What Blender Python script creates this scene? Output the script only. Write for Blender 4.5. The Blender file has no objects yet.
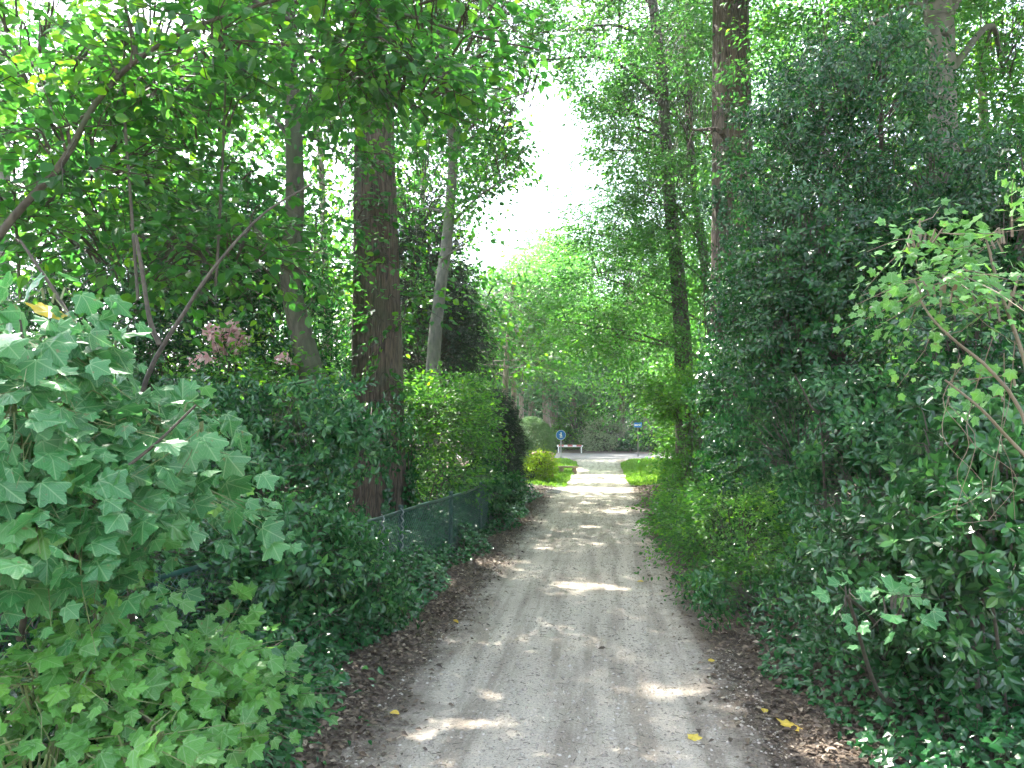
import bpy, math, random
import numpy as np
from mathutils import Vector

R = np.random.default_rng(11)
random.seed(5)
SC = bpy.context.scene
COL = SC.collection
rad = math.radians

# ------------------------------------------------------------------ camera
F = 769.0; W, H = 1024, 768
CAMZ = 1.6
YAW, PITCH = math.atan(90 / F), math.atan(38 / F)
cam_d = bpy.data.cameras.new('camera'); cam = bpy.data.objects.new('camera', cam_d); COL.objects.link(cam)
cam_d.sensor_fit = 'HORIZONTAL'; cam_d.sensor_width = 36; cam_d.lens = 36 * F / W
cam_d.clip_start = 0.05; cam_d.clip_end = 3000
cam.location = (0, 0, CAMZ); cam.rotation_euler = (rad(90) + PITCH, 0, YAW)
SC.camera = cam
cy_, sy_, cp_, sp_ = math.cos(YAW), math.sin(YAW), math.cos(PITCH), math.sin(PITCH)
FWD = np.array([-sy_ * cp_, cy_ * cp_, sp_]); RGT = np.array([cy_, sy_, 0.0]); UP = np.cross(RGT, FWD)

def P(px, py, Y):
    """world point seen at a pixel of the photograph, at world depth Y"""
    d = FWD + RGT * (px - 512) / F + UP * (384 - py) / F
    return np.array([0, 0, CAMZ]) + d * (Y / d[1])
def G(px, py):
    d = FWD + RGT * (px - 512) / F + UP * (384 - py) / F
    return np.array([0, 0, CAMZ]) + d * (-CAMZ / d[2])
def proj(p):
    v = p - np.array([0, 0, CAMZ]); z = np.maximum(v @ FWD, .01)
    return 512 + F * (v @ RGT) / z, 384 - F * (v @ UP) / z

# ------------------------------------------------------------------ sun
SUN_AZ, SUN_EL = rad(-38), rad(55)
SUN = np.array([math.sin(SUN_AZ) * math.cos(SUN_EL), math.cos(SUN_AZ) * math.cos(SUN_EL), math.sin(SUN_EL)])

# ------------------------------------------------------------------ noise
def _h(ix, iy, iz, s):
    n = (ix * 374761393 + iy * 668265263 + iz * 2147483647 + s * 974634631).astype(np.int64) & 0x7fffffff
    n = ((n ^ (n >> 13)) * 1274126177) & 0x7fffffff
    n = ((n ^ (n >> 16)) * 60493) & 0x7fffffff
    return (n & 0xffff) / 65535.0
def vnoise(p, s=0):
    p = np.asarray(p, float); i = np.floor(p).astype(np.int64); f = p - i; f = f * f * (3 - 2 * f)
    o = 0
    for dx in (0, 1):
        wx = f[:, 0] if dx else 1 - f[:, 0]
        for dy in (0, 1):
            wy = f[:, 1] if dy else 1 - f[:, 1]
            for dz in (0, 1):
                wz = f[:, 2] if dz else 1 - f[:, 2]
                o = o + wx * wy * wz * _h(i[:, 0] + dx, i[:, 1] + dy, i[:, 2] + dz, s)
    return o
def n2(x, y, s=0):
    return vnoise(np.stack([x, y, np.zeros_like(x) + .5], 1), s)
def unit(v):
    return v / np.maximum(np.linalg.norm(v, axis=-1, keepdims=True), 1e-9)

# ------------------------------------------------------------------ ground height
def gh(x, y):
    """height of the ground: a slightly worn path between low leafy banks"""
    x = np.asarray(x, float); y = np.asarray(y, float)
    near = np.clip((34 - y) / 8, 0, 1)
    bank = np.clip((-x - 1.15) / 1.2, 0, 1) * .10 + np.clip((x - .85) / 1.2, 0, 1) * .10
    n = (n2(x * 1.3, y * 1.3, 3) - .5) * .06 + (n2(x * 4, y * 4, 4) - .5) * .022
    rut = -.012 * np.exp(-((x + .75) / .22) ** 2) - .012 * np.exp(-((x - .3) / .22) ** 2)
    return (bank + n * np.clip(.35 + np.abs(x + .2) * .4, 0, 1) + rut) * near

# ------------------------------------------------------------------ object helpers
def tag(o, label=None, cat=None, group=None, kind=None):
    if label: o['label'] = label
    if cat: o['category'] = cat
    if group: o['group'] = group
    if kind: o['kind'] = kind
    return o
def empty(name, loc, label, cat, group=None):
    o = bpy.data.objects.new(name, None); COL.objects.link(o)
    o.location = tuple(float(c) for c in loc); o.empty_display_size = .2
    return tag(o, label, cat, group)

VEINED = ('sycamore_leaf', 'young_maple_leaf')
class MB:
    """collects geometry (arrays of vertices and polygons of 3 or 4) and links it as ONE mesh object"""
    def __init__(s):
        s.v = []; s.f = []; s.m = []; s.t = []; s.n = 0; s.sm = []; s.uv = []
    def add(s, v, f, mat=0, tint=None, smooth=False, uv=None):
        v = np.asarray(v, float).reshape(-1, 3); f = np.asarray(f, np.int64)
        s.v.append(v); s.f.append(f + s.n); s.m.append(np.full(len(f), mat, np.int32)); s.sm.append(np.full(len(f), smooth))
        s.t.append(np.full(len(v), .5) if tint is None else np.broadcast_to(np.asarray(tint, float), (len(v),)))
        s.uv.append(np.full((len(v), 3), 9.0) if uv is None else uv); s.n += len(v)
    def build(s, name, mats, parent=None, origin=None):
        v = np.concatenate(s.v) if s.v else np.zeros((0, 3))
        if parent is not None and origin is None: origin = np.array(parent.location)
        if origin is not None: v = v - np.asarray(origin)
        me = bpy.data.meshes.new(name)
        me.vertices.add(len(v)); me.vertices.foreach_set('co', v.astype(np.float32).ravel())
        loops = np.concatenate([f.ravel() for f in s.f]); tot = np.concatenate([np.full(len(f), f.shape[1]) for f in s.f])
        me.loops.add(len(loops)); me.loops.foreach_set('vertex_index', loops.astype(np.int32))
        me.polygons.add(len(tot)); st = np.zeros(len(tot), np.int32); st[1:] = np.cumsum(tot)[:-1]
        me.polygons.foreach_set('loop_start', st)
        me.polygons.foreach_set('material_index', np.concatenate(s.m))
        me.polygons.foreach_set('use_smooth', np.concatenate(s.sm))
        a = me.attributes.new('tint', 'FLOAT', 'POINT'); a.data.foreach_set('value', np.concatenate(s.t).astype(np.float32))
        if any((m.name in VEINED) for m in (mats if isinstance(mats, (list, tuple)) else [mats])):
            a = me.attributes.new('leafco', 'FLOAT_VECTOR', 'POINT'); a.data.foreach_set('vector', np.concatenate(s.uv).astype(np.float32).ravel())
        for m in (mats if isinstance(mats, (list, tuple)) else [mats]): me.materials.append(m)
        me.update(calc_edges=True)
        o = bpy.data.objects.new(name, me); COL.objects.link(o)
        if parent is not None: o.parent = parent
        elif origin is not None: o.location = tuple(float(c) for c in origin)
        return o
    # ---- shapes
    def tube(s, pts, rads, seg=8, mat=0, ridge=0, tint=None, caps=True):
        pts = np.asarray(pts, float); rads = np.broadcast_to(np.asarray(rads, float), (len(pts),))
        T = unit(np.gradient(pts, axis=0))
        ref = np.array([1.0, 0, 0]) if abs(T[0][0]) < .8 else np.array([0, 1.0, 0])
        V = []
        for i in range(len(pts)):
            u = ref - T[i] * (ref @ T[i]); u /= np.linalg.norm(u); ref = u; w = np.cross(T[i], u)
            a = np.linspace(0, 2 * math.pi, seg, endpoint=False)
            r = np.full(seg, rads[i])
            ring = np.cos(a)[:, None] * u + np.sin(a)[:, None] * w
            if ridge:
                q = np.stack([np.cos(a) * seg / 11, np.sin(a) * seg / 11, np.full(seg, pts[i][2] * 1.1)], 1)
                r = r * (1 + ridge * (vnoise(q + pts[0], 7) - .5) * 2 + ridge * .8 * (vnoise(q * .35 + pts[0], 8) - .5) * 2)
            V.append(pts[i] + ring * r[:, None])
        V = np.concatenate(V); n = len(pts)
        i, j = np.meshgrid(np.arange(n - 1), np.arange(seg), indexing='ij'); i = i.ravel(); j = j.ravel(); k = (j + 1) % seg
        s.add(V, np.stack([i * seg + j, i * seg + k, (i + 1) * seg + k, (i + 1) * seg + j], 1), mat, tint, True)
        if caps and seg > 3:
            for e, fl in ((0, True), (n - 1, False)):
                c = np.concatenate([V[e * seg:(e + 1) * seg], [pts[e]]]); q = np.arange(seg); r2 = (q + 1) % seg
                s.add(c, np.stack([r2, q, np.full(seg, seg)] if fl else [q, r2, np.full(seg, seg)], 1), mat, tint)
    def twigs(s, A, B, r0, r1, mat=0, sag=0.0):
        """many thin three-sided twigs from A to B, slightly bowed"""
        A = np.asarray(A, float); B = np.asarray(B, float); N = len(A)
        if not N: return
        D = unit(B - A); ref = np.where(np.abs(D[:, 2:3]) > .8, np.array([[1.0, 0, 0]]), np.array([[0, 0, 1.0]]))
        u = unit(np.cross(D, ref)); w = np.cross(D, u)
        mid = (A + B) / 2 + np.array([0, 0, 1.0]) * sag + R.normal(0, .04, (N, 3)) * np.linalg.norm(B - A, axis=1, keepdims=True)
        r0 = np.broadcast_to(r0, (N,)); r1 = np.broadcast_to(r1, (N,)); V = []
        for C, r in ((A, r0), (mid, (r0 + r1) / 2), (B, r1)):
            for k in range(3):
                a = k * 2.0944
                V.append(C + (u * math.cos(a) + w * math.sin(a)) * r[:, None])
        V = np.stack(V, 1).reshape(-1, 3); base = np.arange(N) * 9; Fs = []
        for lv in (0, 1):
            for k in range(3):
                k2 = (k + 1) % 3
                Fs.append(np.stack([base + lv * 3 + k, base + lv * 3 + k2, base + lv * 3 + 3 + k2, base + lv * 3 + 3 + k], 1))
        s.add(V, np.concatenate(Fs), mat)
    def box(s, c, size, rz=0, mat=0, bev=0.0):
        x, y, z = np.asarray(size) / 2.0
        b = min(bev, x * .9, y * .9, z * .9)
        if b <= 0:
            V = np.array([[i * x, j * y, k * z] for i in (-1, 1) for j in (-1, 1) for k in (-1, 1)])
            Fq = np.array([[0, 1, 3, 2], [4, 6, 7, 5], [0, 4, 5, 1], [2, 3, 7, 6], [0, 2, 6, 4], [1, 5, 7, 3]])
        else:
            rings = []
            for zz, ins in ((-z, b), (-z + b, 0), (z - b, 0), (z, b)):
                xx, yy = x - ins, y - ins
                rings.append([[xx - b, yy, zz], [-xx + b, yy, zz], [-xx, yy - b, zz], [-xx, -yy + b, zz], [-xx + b, -yy, zz], [xx - b, -yy, zz], [xx, -yy + b, zz], [xx, yy - b, zz]])
            V = np.array(rings).reshape(-1, 3); Fq = []
            for k in range(3):
                for j in range(8):
                    j2 = (j + 1) % 8
                    Fq.append([k * 8 + j, k * 8 + j2, (k + 1) * 8 + j2, (k + 1) * 8 + j])
            top = len(V); V = np.concatenate([V, [[0, 0, z], [0, 0, -z]]])
            Fq = np.array(Fq)
        c_, s_ = math.cos(rz), math.sin(rz)
        def tr(q): return q @ np.array([[c_, s_, 0], [-s_, c_, 0], [0, 0, 1]]) + np.asarray(c)
        s.add(tr(V), Fq, mat)
        if b > 0:
            V2 = V[list(range(24, 32)) + [32]]; V3 = V[list(range(8)) + [33]]
            j = np.arange(8); j2 = (j + 1) % 8
            s.add(tr(V2), np.stack([j, j2, np.full(8, 8)], 1), mat); s.add(tr(V3), np.stack([j2, j, np.full(8, 8)], 1), mat)
    def leaves(s, tpl, pos, d, n, size, tint, mat=0):
        TV, TF = tpl; N = len(pos)
        if not N: return
        Y = unit(d); Z = unit(n - Y * np.sum(n * Y, 1, keepdims=True)); X = np.cross(Y, Z)
        size = np.broadcast_to(np.asarray(size, float), (N,))
        curl = R.uniform(.0, 1.7, N)
        TV = np.broadcast_to(TV, (N,) + TV.shape).copy(); T0 = TV[0].copy()
        TV[:, :, 2] *= curl[:, None]; TV[:, :, 2] += R.normal(-.10, .16, N)[:, None] * TV[:, :, 1] ** 2 + R.normal(0, .22, N)[:, None] * TV[:, :, 0] ** 2
        TV[:, :, 0] = TV[:, :, 0] * R.uniform(.82, 1.15, N)[:, None] + R.normal(0, .10, N)[:, None] * TV[:, :, 1] ** 2
        V = pos[:, None, :] + size[:, None, None] * (TV[:, :, 0:1] * X[:, None] + TV[:, :, 1:2] * Y[:, None] + TV[:, :, 2:3] * Z[:, None])
        Fs = TF[None] + (np.arange(N) * len(T0))[:, None, None]
        s.add(V.reshape(-1, 3), Fs.reshape(-1, TF.shape[1]), mat, np.repeat(tint, len(T0)), False, np.tile(T0, (N, 1)))

# ------------------------------------------------------------------ leaf templates (base at 0, tip +Y, face +Z)
def fan(right, tip, cen):
    left = [(-x, y, z) for x, y, z in right[1:]][::-1]
    o = right + [tip] + left; V = np.array([cen] + o); n = len(o)
    return V, np.array([[0, 1 + i, 1 + (i + 1) % n] for i in range(n)])
OVAL = (np.array([[0, 0, 0], [.24, .3, .06], [.22, .65, .05], [0, 1, -.10], [-.22, .65, .05], [-.24, .3, .06]]),
        np.array([[0, 1, 2], [0, 2, 3], [0, 3, 4], [0, 4, 5]]))
DIA = (np.array([[0, 0, 0], [.3, .45, .07], [0, 1, -.06], [-.3, .45, .07]]), np.array([[0, 1, 2], [0, 2, 3]]))
LONG = (np.array([[0, 0, 0], [.13, .35, .03], [.13, .7, .0], [0, 1, -.12], [-.13, .7, .0], [-.13, .35, .03]]), OVAL[1])
ROUND = (np.array([[0, 0, 0], [.32, .18, .05], [.40, .5, .05], [.2, .82, .0], [0, 1, -.1], [-.2, .82, .0], [-.40, .5, .05], [-.32, .18, .05]]),
         np.array([[0, 1, 2], [0, 2, 3], [0, 3, 4], [0, 4, 5], [0, 5, 6], [0, 6, 7]]))
def maple_leaf():
    ths = np.array([180, 166, 150, 136, 120, 106, 92, 78, 62, 47, 33, 16, 0.0]); rs = np.array([.28, .40, .46, .43, .52, .44, .41, .52, .69, .52, .44, .55, .70])
    th = np.linspace(180, 0, 25); r = np.interp(-th, -ths, rs); r = r + np.where(np.arange(25) % 2 == 1, .028, -.012) * (r > .35); r[-1] = .70
    x = r * np.sin(np.radians(th)); y = .32 + r * np.cos(np.radians(th)); z = -.11 * r ** 2 - .035 * np.cos(np.radians(th * 6)) * -1 * (r > .4)
    pts = [(float(a), float(b), float(c)) for a, b, c in zip(x, y, z)]; pts[0] = (0, .04, 0)
    return fan(pts[:-1], pts[-1], (0, .32, .03))
MAPLE = maple_leaf()
MAPLES = fan([(0, 0, 0), (.38, -.06, -.08), (.34, .22, -.07), (.64, .60, -.13), (.24, .60, -.08)], (0, 1.06, -.12), (0, .32, .04))
IVY = fan([(0, .08, 0), (.34, -.02, -.06), (.42, .36, -.09), (.2, .5, -.03)], (0, .95, -.08), (0, .36, .05))

# ------------------------------------------------------------------ materials
def nt(name):
    m = bpy.data.materials.new(name); m.use_nodes = True; t = m.node_tree; t.nodes.clear()
    out = t.nodes.new('ShaderNodeOutputMaterial')
    def N(ty, **k):
        n = t.nodes.new(ty)
        for a, b in k.items(): setattr(n, a, b)
        return n
    return m, t, N, out
def ramp(N, stops, interp='LINEAR'):
    r = N('ShaderNodeValToRGB'); e = r.color_ramp.elements; r.color_ramp.interpolation = interp
    while len(e) < len(stops): e.new(.5)
    for q, (p, c) in zip(e, stops): q.position = p; q.color = (*c, 1)
    return r
def leafmat(name, stops, trans=.4, rough=.45, tsat=1.05, tval=1.7, thue=.485, spec=.5, veins=False):
    m, t, N, out = nt(name); L = t.links.new
    at = N('ShaderNodeAttribute', attribute_name='tint'); r = ramp(N, stops); L(at.outputs['Fac'], r.inputs[0])
    col = r.outputs[0]
    if veins:
        def mt(op, a, b=None, c=None):
            q = N('ShaderNodeMath', operation=op)
            for i_, v_ in enumerate((a, b, c)):
                if v_ is None: continue
                if isinstance(v_, (int, float)): q.inputs[i_].default_value = v_
                else: L(v_, q.inputs[i_])
            return q.outputs[0]
        lc = N('ShaderNodeAttribute', attribute_name='leafco'); sx = N('ShaderNodeSeparateXYZ'); L(lc.outputs['Vector'], sx.inputs[0])
        x_, y_ = mt('ABSOLUTE', sx.outputs[0]), sx.outputs[1]; an = mt('ARCTAN2', x_, y_); rr = mt('SQRT', mt('ADD', mt('MULTIPLY', x_, x_), mt('MULTIPLY', y_, y_)))
        d = mt('MINIMUM', mt('MINIMUM', an, mt('ABSOLUTE', mt('SUBTRACT', an, .80))), mt('ABSOLUTE', mt('SUBTRACT', an, 1.6)))
        k = mt('MULTIPLY', d, rr); vr = ramp(N, [(.008, (1, 1, 1)), (.03, (0, 0, 0))]); L(k, vr.inputs[0])
        sec = mt('SINE', mt('ADD', mt('MULTIPLY', rr, 42.0), mt('MULTIPLY', d, -38.0))); sr_ = ramp(N, [(.78, (0, 0, 0)), (.98, (.45, .45, .45))]); L(sec, sr_.inputs[0])
        vm = mt('MAXIMUM', vr.outputs[0], sr_.outputs[0]); tcn = N('ShaderNodeTexCoord'); sp_n = N('ShaderNodeTexNoise'); sp_n.inputs['Scale'].default_value = 38; sp_n.inputs['Detail'].default_value = 3; L(tcn.outputs['Object'], sp_n.inputs[0]); spr = ramp(N, [(.66, (0, 0, 0)), (.74, (.75, .75, .75))]); L(sp_n.outputs[0], spr.inputs[0])
        mx_ = N('ShaderNodeMix', data_type='RGBA'); L(mt('MULTIPLY', vm, .55), mx_.inputs['Factor']); L(col, mx_.inputs['A']); mx_.inputs['B'].default_value = (.22, .36, .16, 1); my_ = N('ShaderNodeMix', data_type='RGBA'); L(spr.outputs[0], my_.inputs['Factor']); L(mx_.outputs['Result'], my_.inputs['A']); my_.inputs['B'].default_value = (.16, .12, .05, 1); col = my_.outputs['Result']
    pb = N('ShaderNodeBsdfPrincipled'); L(col, pb.inputs['Base Color'])
    pb.inputs['Roughness'].default_value = rough; pb.inputs['Specular IOR Level'].default_value = spec
    hs = N('ShaderNodeHueSaturation'); hs.inputs['Hue'].default_value = thue; hs.inputs['Saturation'].default_value = tsat; hs.inputs['Value'].default_value = tval
    L(col, hs.inputs['Color'])
    tr = N('ShaderNodeBsdfTranslucent'); L(hs.outputs[0], tr.inputs[0])
    mx = N('ShaderNodeMixShader'); mx.inputs[0].default_value = trans
    L(pb.outputs[0], mx.inputs[1]); L(tr.outputs[0], mx.inputs[2]); L(mx.outputs[0], out.inputs[0])
    return m
def barkmat(name, dark, light, moss=None, scale=(9, 9, 1.1), bump=.6, smooth=False):
    m, t, N, out = nt(name); L = t.links.new
    tc = N('ShaderNodeTexCoord'); mp = N('ShaderNodeMapping'); mp.inputs['Scale'].default_value = scale; L(tc.outputs['Object'], mp.inputs[0])
    n1 = N('ShaderNodeTexNoise'); n1.inputs['Scale'].default_value = 2.4; n1.inputs['Detail'].default_value = 7; n1.inputs['Distortion'].default_value = .5; L(mp.outputs[0], n1.inputs[0])
    vo = N('ShaderNodeTexVoronoi', feature='DISTANCE_TO_EDGE'); vo.inputs['Scale'].default_value = 2.2; L(mp.outputs[0], vo.inputs[0])
    mu = N('ShaderNodeMath', operation='MULTIPLY_ADD'); mu.inputs[1].default_value = .3 if smooth else 1.2; L(vo.outputs[0], mu.inputs[0]); L(n1.outputs[0], mu.inputs[2])
    r = ramp(N, [(.40, dark), (.72, light)] if not smooth else [(.32, dark), (.78, light)]); L(mu.outputs[0], r.inputs[0]); col = r.outputs[0]
    if moss:
        n2_ = N('ShaderNodeTexNoise'); n2_.inputs['Scale'].default_value = 1.6; n2_.inputs['Detail'].default_value = 5; L(tc.outputs['Object'], n2_.inputs[0])
        r2 = ramp(N, [(.48, (0, 0, 0)), (.68, (.7, .7, .7))]); L(n2_.outputs[0], r2.inputs[0])
        mi = N('ShaderNodeMix', data_type='RGBA'); L(r2.outputs[0], mi.inputs['Factor']); L(col, mi.inputs['A']); mi.inputs['B'].default_value = (*moss, 1); col = mi.outputs['Result']
    pb = N('ShaderNodeBsdfPrincipled'); pb.inputs['Roughness'].default_value = .85; L(col, pb.inputs['Base Color'])
    b = N('ShaderNodeBump'); b.inputs['Strength'].default_value = bump; b.inputs['Distance'].default_value = .03; L(mu.outputs[0], b.inputs['Height']); L(b.outputs[0], pb.inputs['Normal'])
    L(pb.outputs[0], out.inputs[0]); return m
def plain(name, col, rough=.5, noise=.25, scale=12, metallic=0):
    m, t, N, out = nt(name); L = t.links.new
    tc = N('ShaderNodeTexCoord'); n1 = N('ShaderNodeTexNoise'); n1.inputs['Scale'].default_value = scale; n1.inputs['Detail'].default_value = 5; L(tc.outputs['Object'], n1.inputs[0])
    r = ramp(N, [(.3, tuple(c * (1 - noise) for c in col)), (.7, tuple(min(1, c * (1 + noise)) for c in col))]); L(n1.outputs[0], r.inputs[0])
    pb = N('ShaderNodeBsdfPrincipled'); L(r.outputs[0], pb.inputs['Base Color']); pb.inputs['Roughness'].default_value = rough; pb.inputs['Metallic'].default_value = metallic
    L(pb.outputs[0], out.inputs[0]); return m

M = {}
M['sycamore'] = leafmat('sycamore_leaf', [(0, (.028, .12, .035)), (.5, (.05, .19, .058)), (.85, (.085, .25, .07)), (.985, (.14, .31, .06)), (1, (.45, .34, .03))], .36, .36, tval=1.8, veins=True)
M['youngmaple'] = leafmat('young_maple_leaf', [(0, (.06, .19, .04)), (.6, (.10, .29, .05)), (1, (.18, .38, .055))], .45, .42, tval=1.6, veins=True)
M['linden'] = leafmat('broad_canopy_leaf', [(0, (.014, .078, .016)), (.5, (.032, .145, .020)), (1, (.11, .26, .016))], .50, .36, tval=2.2)
M['oak'] = leafmat('oak_leaf', [(0, (.026, .105, .026)), (.6, (.045, .16, .030)), (1, (.10, .23, .025))], .48, .45, tval=2.2)
M['beech'] = leafmat('beech_leaf', [(0, (.030, .12, .026)), (.6, (.052, .185, .030)), (1, (.12, .27, .025))], .52, .4, tval=2.3)
M['mixhedge'] = leafmat('mixed_hedge_leaf', [(0, (.016, .07, .015)), (.4, (.04, .145, .02)), (.75, (.08, .23, .022)), (1, (.16, .33, .02))], .46, .4, tval=2.2)
M['viburnum'] = leafmat('shrub_leaf', [(0, (.011, .056, .018)), (.5, (.030, .115, .033)), (.85, (.07, .205, .05)), (1, (.13, .30, .055))], .28, .22, tval=2.0, spec=.5)
M['holly'] = leafmat('holly_leaf', [(0, (.006, .038, .011)), (.55, (.018, .085, .022)), (.9, (.05, .16, .03)), (1, (.11, .25, .025))], .30, .17, tval=2.4, spec=.55)
M['rhodo'] = leafmat('rhododendron_leaf', [(0, (.011, .05, .015)), (.6, (.028, .105, .027)), (1, (.08, .21, .05))], .24, .2, tval=2.0, spec=.55)
M['yew'] = leafmat('yew_needle', [(0, (.010, .026, .012)), (.8, (.017, .042, .018)), (1, (.03, .07, .025))], .12, .5, tval=1.5)
M['lime'] = leafmat('lime_leaf', [(0, (.14, .27, .02)), (.6, (.22, .37, .02)), (1, (.34, .46, .02))], .45, .5, tval=1.5)
M['hornbeam'] = leafmat('hornbeam_leaf', [(0, (.032, .13, .020)), (.6, (.062, .205, .022)), (1, (.16, .33, .02))], .48, .42, tval=2.2)
M['ivy'] = leafmat('ivy_leaf', [(0, (.010, .058, .018)), (.6, (.026, .118, .033)), (.93, (.06, .18, .042)), (1, (.15, .29, .045))], .24, .25, tval=1.8, spec=.5)
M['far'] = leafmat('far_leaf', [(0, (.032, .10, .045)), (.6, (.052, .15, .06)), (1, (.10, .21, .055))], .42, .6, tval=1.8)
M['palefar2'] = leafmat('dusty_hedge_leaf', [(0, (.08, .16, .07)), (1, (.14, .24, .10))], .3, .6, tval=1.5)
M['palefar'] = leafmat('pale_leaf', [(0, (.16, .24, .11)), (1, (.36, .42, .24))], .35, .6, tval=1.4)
M['gold'] = leafmat('golden_leaf', [(0, (.16, .20, .04)), (1, (.36, .30, .04))], .45, .6, tval=1.5)
M['pink'] = leafmat('pink_petal', [(0, (.62, .32, .34)), (.6, (.76, .47, .48)), (1, (.85, .70, .68))], .3, .6, tval=1.1, thue=.5, tsat=.9)
M['dead'] = leafmat('dead_leaf', [(0, (.045, .032, .022)), (.4, (.11, .082, .058)), (.7, (.19, .14, .095)), (1, (.50, .42, .31))], .12, .7, tval=1.1, thue=.5, tsat=1)
M['yellow'] = leafmat('yellow_leaf', [(0, (.50, .33, .04)), (1, (.62, .48, .08))], .25, .6, tval=1.1, thue=.5, tsat=1)
M['grass'] = leafmat('grass_blade', [(0, (.10, .24, .03)), (1, (.19, .36, .045))], .35, .5, tval=1.4)
M['twig'] = plain('twig_bark', (.048, .040, .026), .85, .45, 40)
M['greentwig'] = plain('green_twig', (.14, .17, .06), .6)
M['tantwig'] = plain('tan_twig', (.15, .12, .075), .7)
M['oakbark'] = barkmat('oak_bark', (.016, .011, .007), (.115, .083, .056), (.045, .058, .025), (15, 15, 1.5), .9)
M['greybark'] = barkmat('grey_bark', (.085, .08, .066), (.21, .195, .16), (.10, .13, .06), (5, 5, 2), .2, True)
M['beechbark'] = barkmat('beech_bark', (.055, .052, .038), (.14, .132, .10), (.07, .085, .04), (4, 4, 2), .15, True)
M['darkbark'] = barkmat('dark_bark', (.03, .026, .018), (.11, .098, .07), (.06, .09, .035), (7, 7, 2), .35, True)
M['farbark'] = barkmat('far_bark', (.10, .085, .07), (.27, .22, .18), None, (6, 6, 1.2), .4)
M['green_paint'] = plain('green_paint', (.008, .045, .035), .35, .2)
M['wire'] = plain('green_wire', (.012, .055, .045), .4, .2)
M['pale_metal'] = plain('galvanised_metal', (.26, .28, .27), .45, .15, 20, .6)
M['white'] = plain('white_paint', (.78, .78, .76), .5, .06)
M['red'] = plain('red_paint', (.50, .16, .14), .5, .1)
M['blue'] = plain('blue_sign', (.02, .16, .50), .4, .04)
M['wood'] = plain('weathered_wood', (.34, .25, .18), .8, .3, 18)
M['stone'] = leafmat('small_stone', [(0, (.20, .17, .14)), (.6, (.32, .28, .23)), (1, (.46, .42, .36))], 0.0, .8)
M['pinkwood'] = plain('pinkish_wood', (.52, .33, .26), .8, .2, 18)

def groundmat():
    m, t, N, out = nt('soil'); L = t.links.new
    tc = N('ShaderNodeTexCoord')
    n1 = N('ShaderNodeTexNoise'); n1.inputs['Scale'].default_value = 3; n1.inputs['Detail'].default_value = 9; n1.inputs['Roughness'].default_value = .7; L(tc.outputs['Object'], n1.inputs[0])
    r = ramp(N, [(.36, (.030, .021, .014)), (.5, (.085, .060, .042)), (.62, (.20, .15, .11))])
    nf = N('ShaderNodeTexNoise'); nf.inputs['Scale'].default_value = 55; nf.inputs['Detail'].default_value = 4; L(tc.outputs['Object'], nf.inputs[0])
    av = N('ShaderNodeMath', operation='MULTIPLY_ADD'); L(nf.outputs[0], av.inputs[0]); av.inputs[1].default_value = .6; hv = N('ShaderNodeMath', operation='MULTIPLY'); L(n1.outputs[0], hv.inputs[0]); hv.inputs[1].default_value = .4; L(hv.outputs[0], av.inputs[2]); L(av.outputs[0], r.inputs[0])
    n3 = N('ShaderNodeTexNoise'); n3.inputs['Scale'].default_value = 45; n3.inputs['Detail'].default_value = 6; L(tc.outputs['Object'], n3.inputs[0])
    pb = N('ShaderNodeBsdfPrincipled'); pb.inputs['Roughness'].default_value = .95; L(r.outputs[0], pb.inputs['Base Color'])
    b = N('ShaderNodeBump'); b.inputs['Strength'].default_value = .6; b.inputs['Distance'].default_value = .02; L(n3.outputs[0], b.inputs['Height']); L(b.outputs[0], pb.inputs['Normal'])
    L(pb.outputs[0], out.inputs[0]); return m
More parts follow.
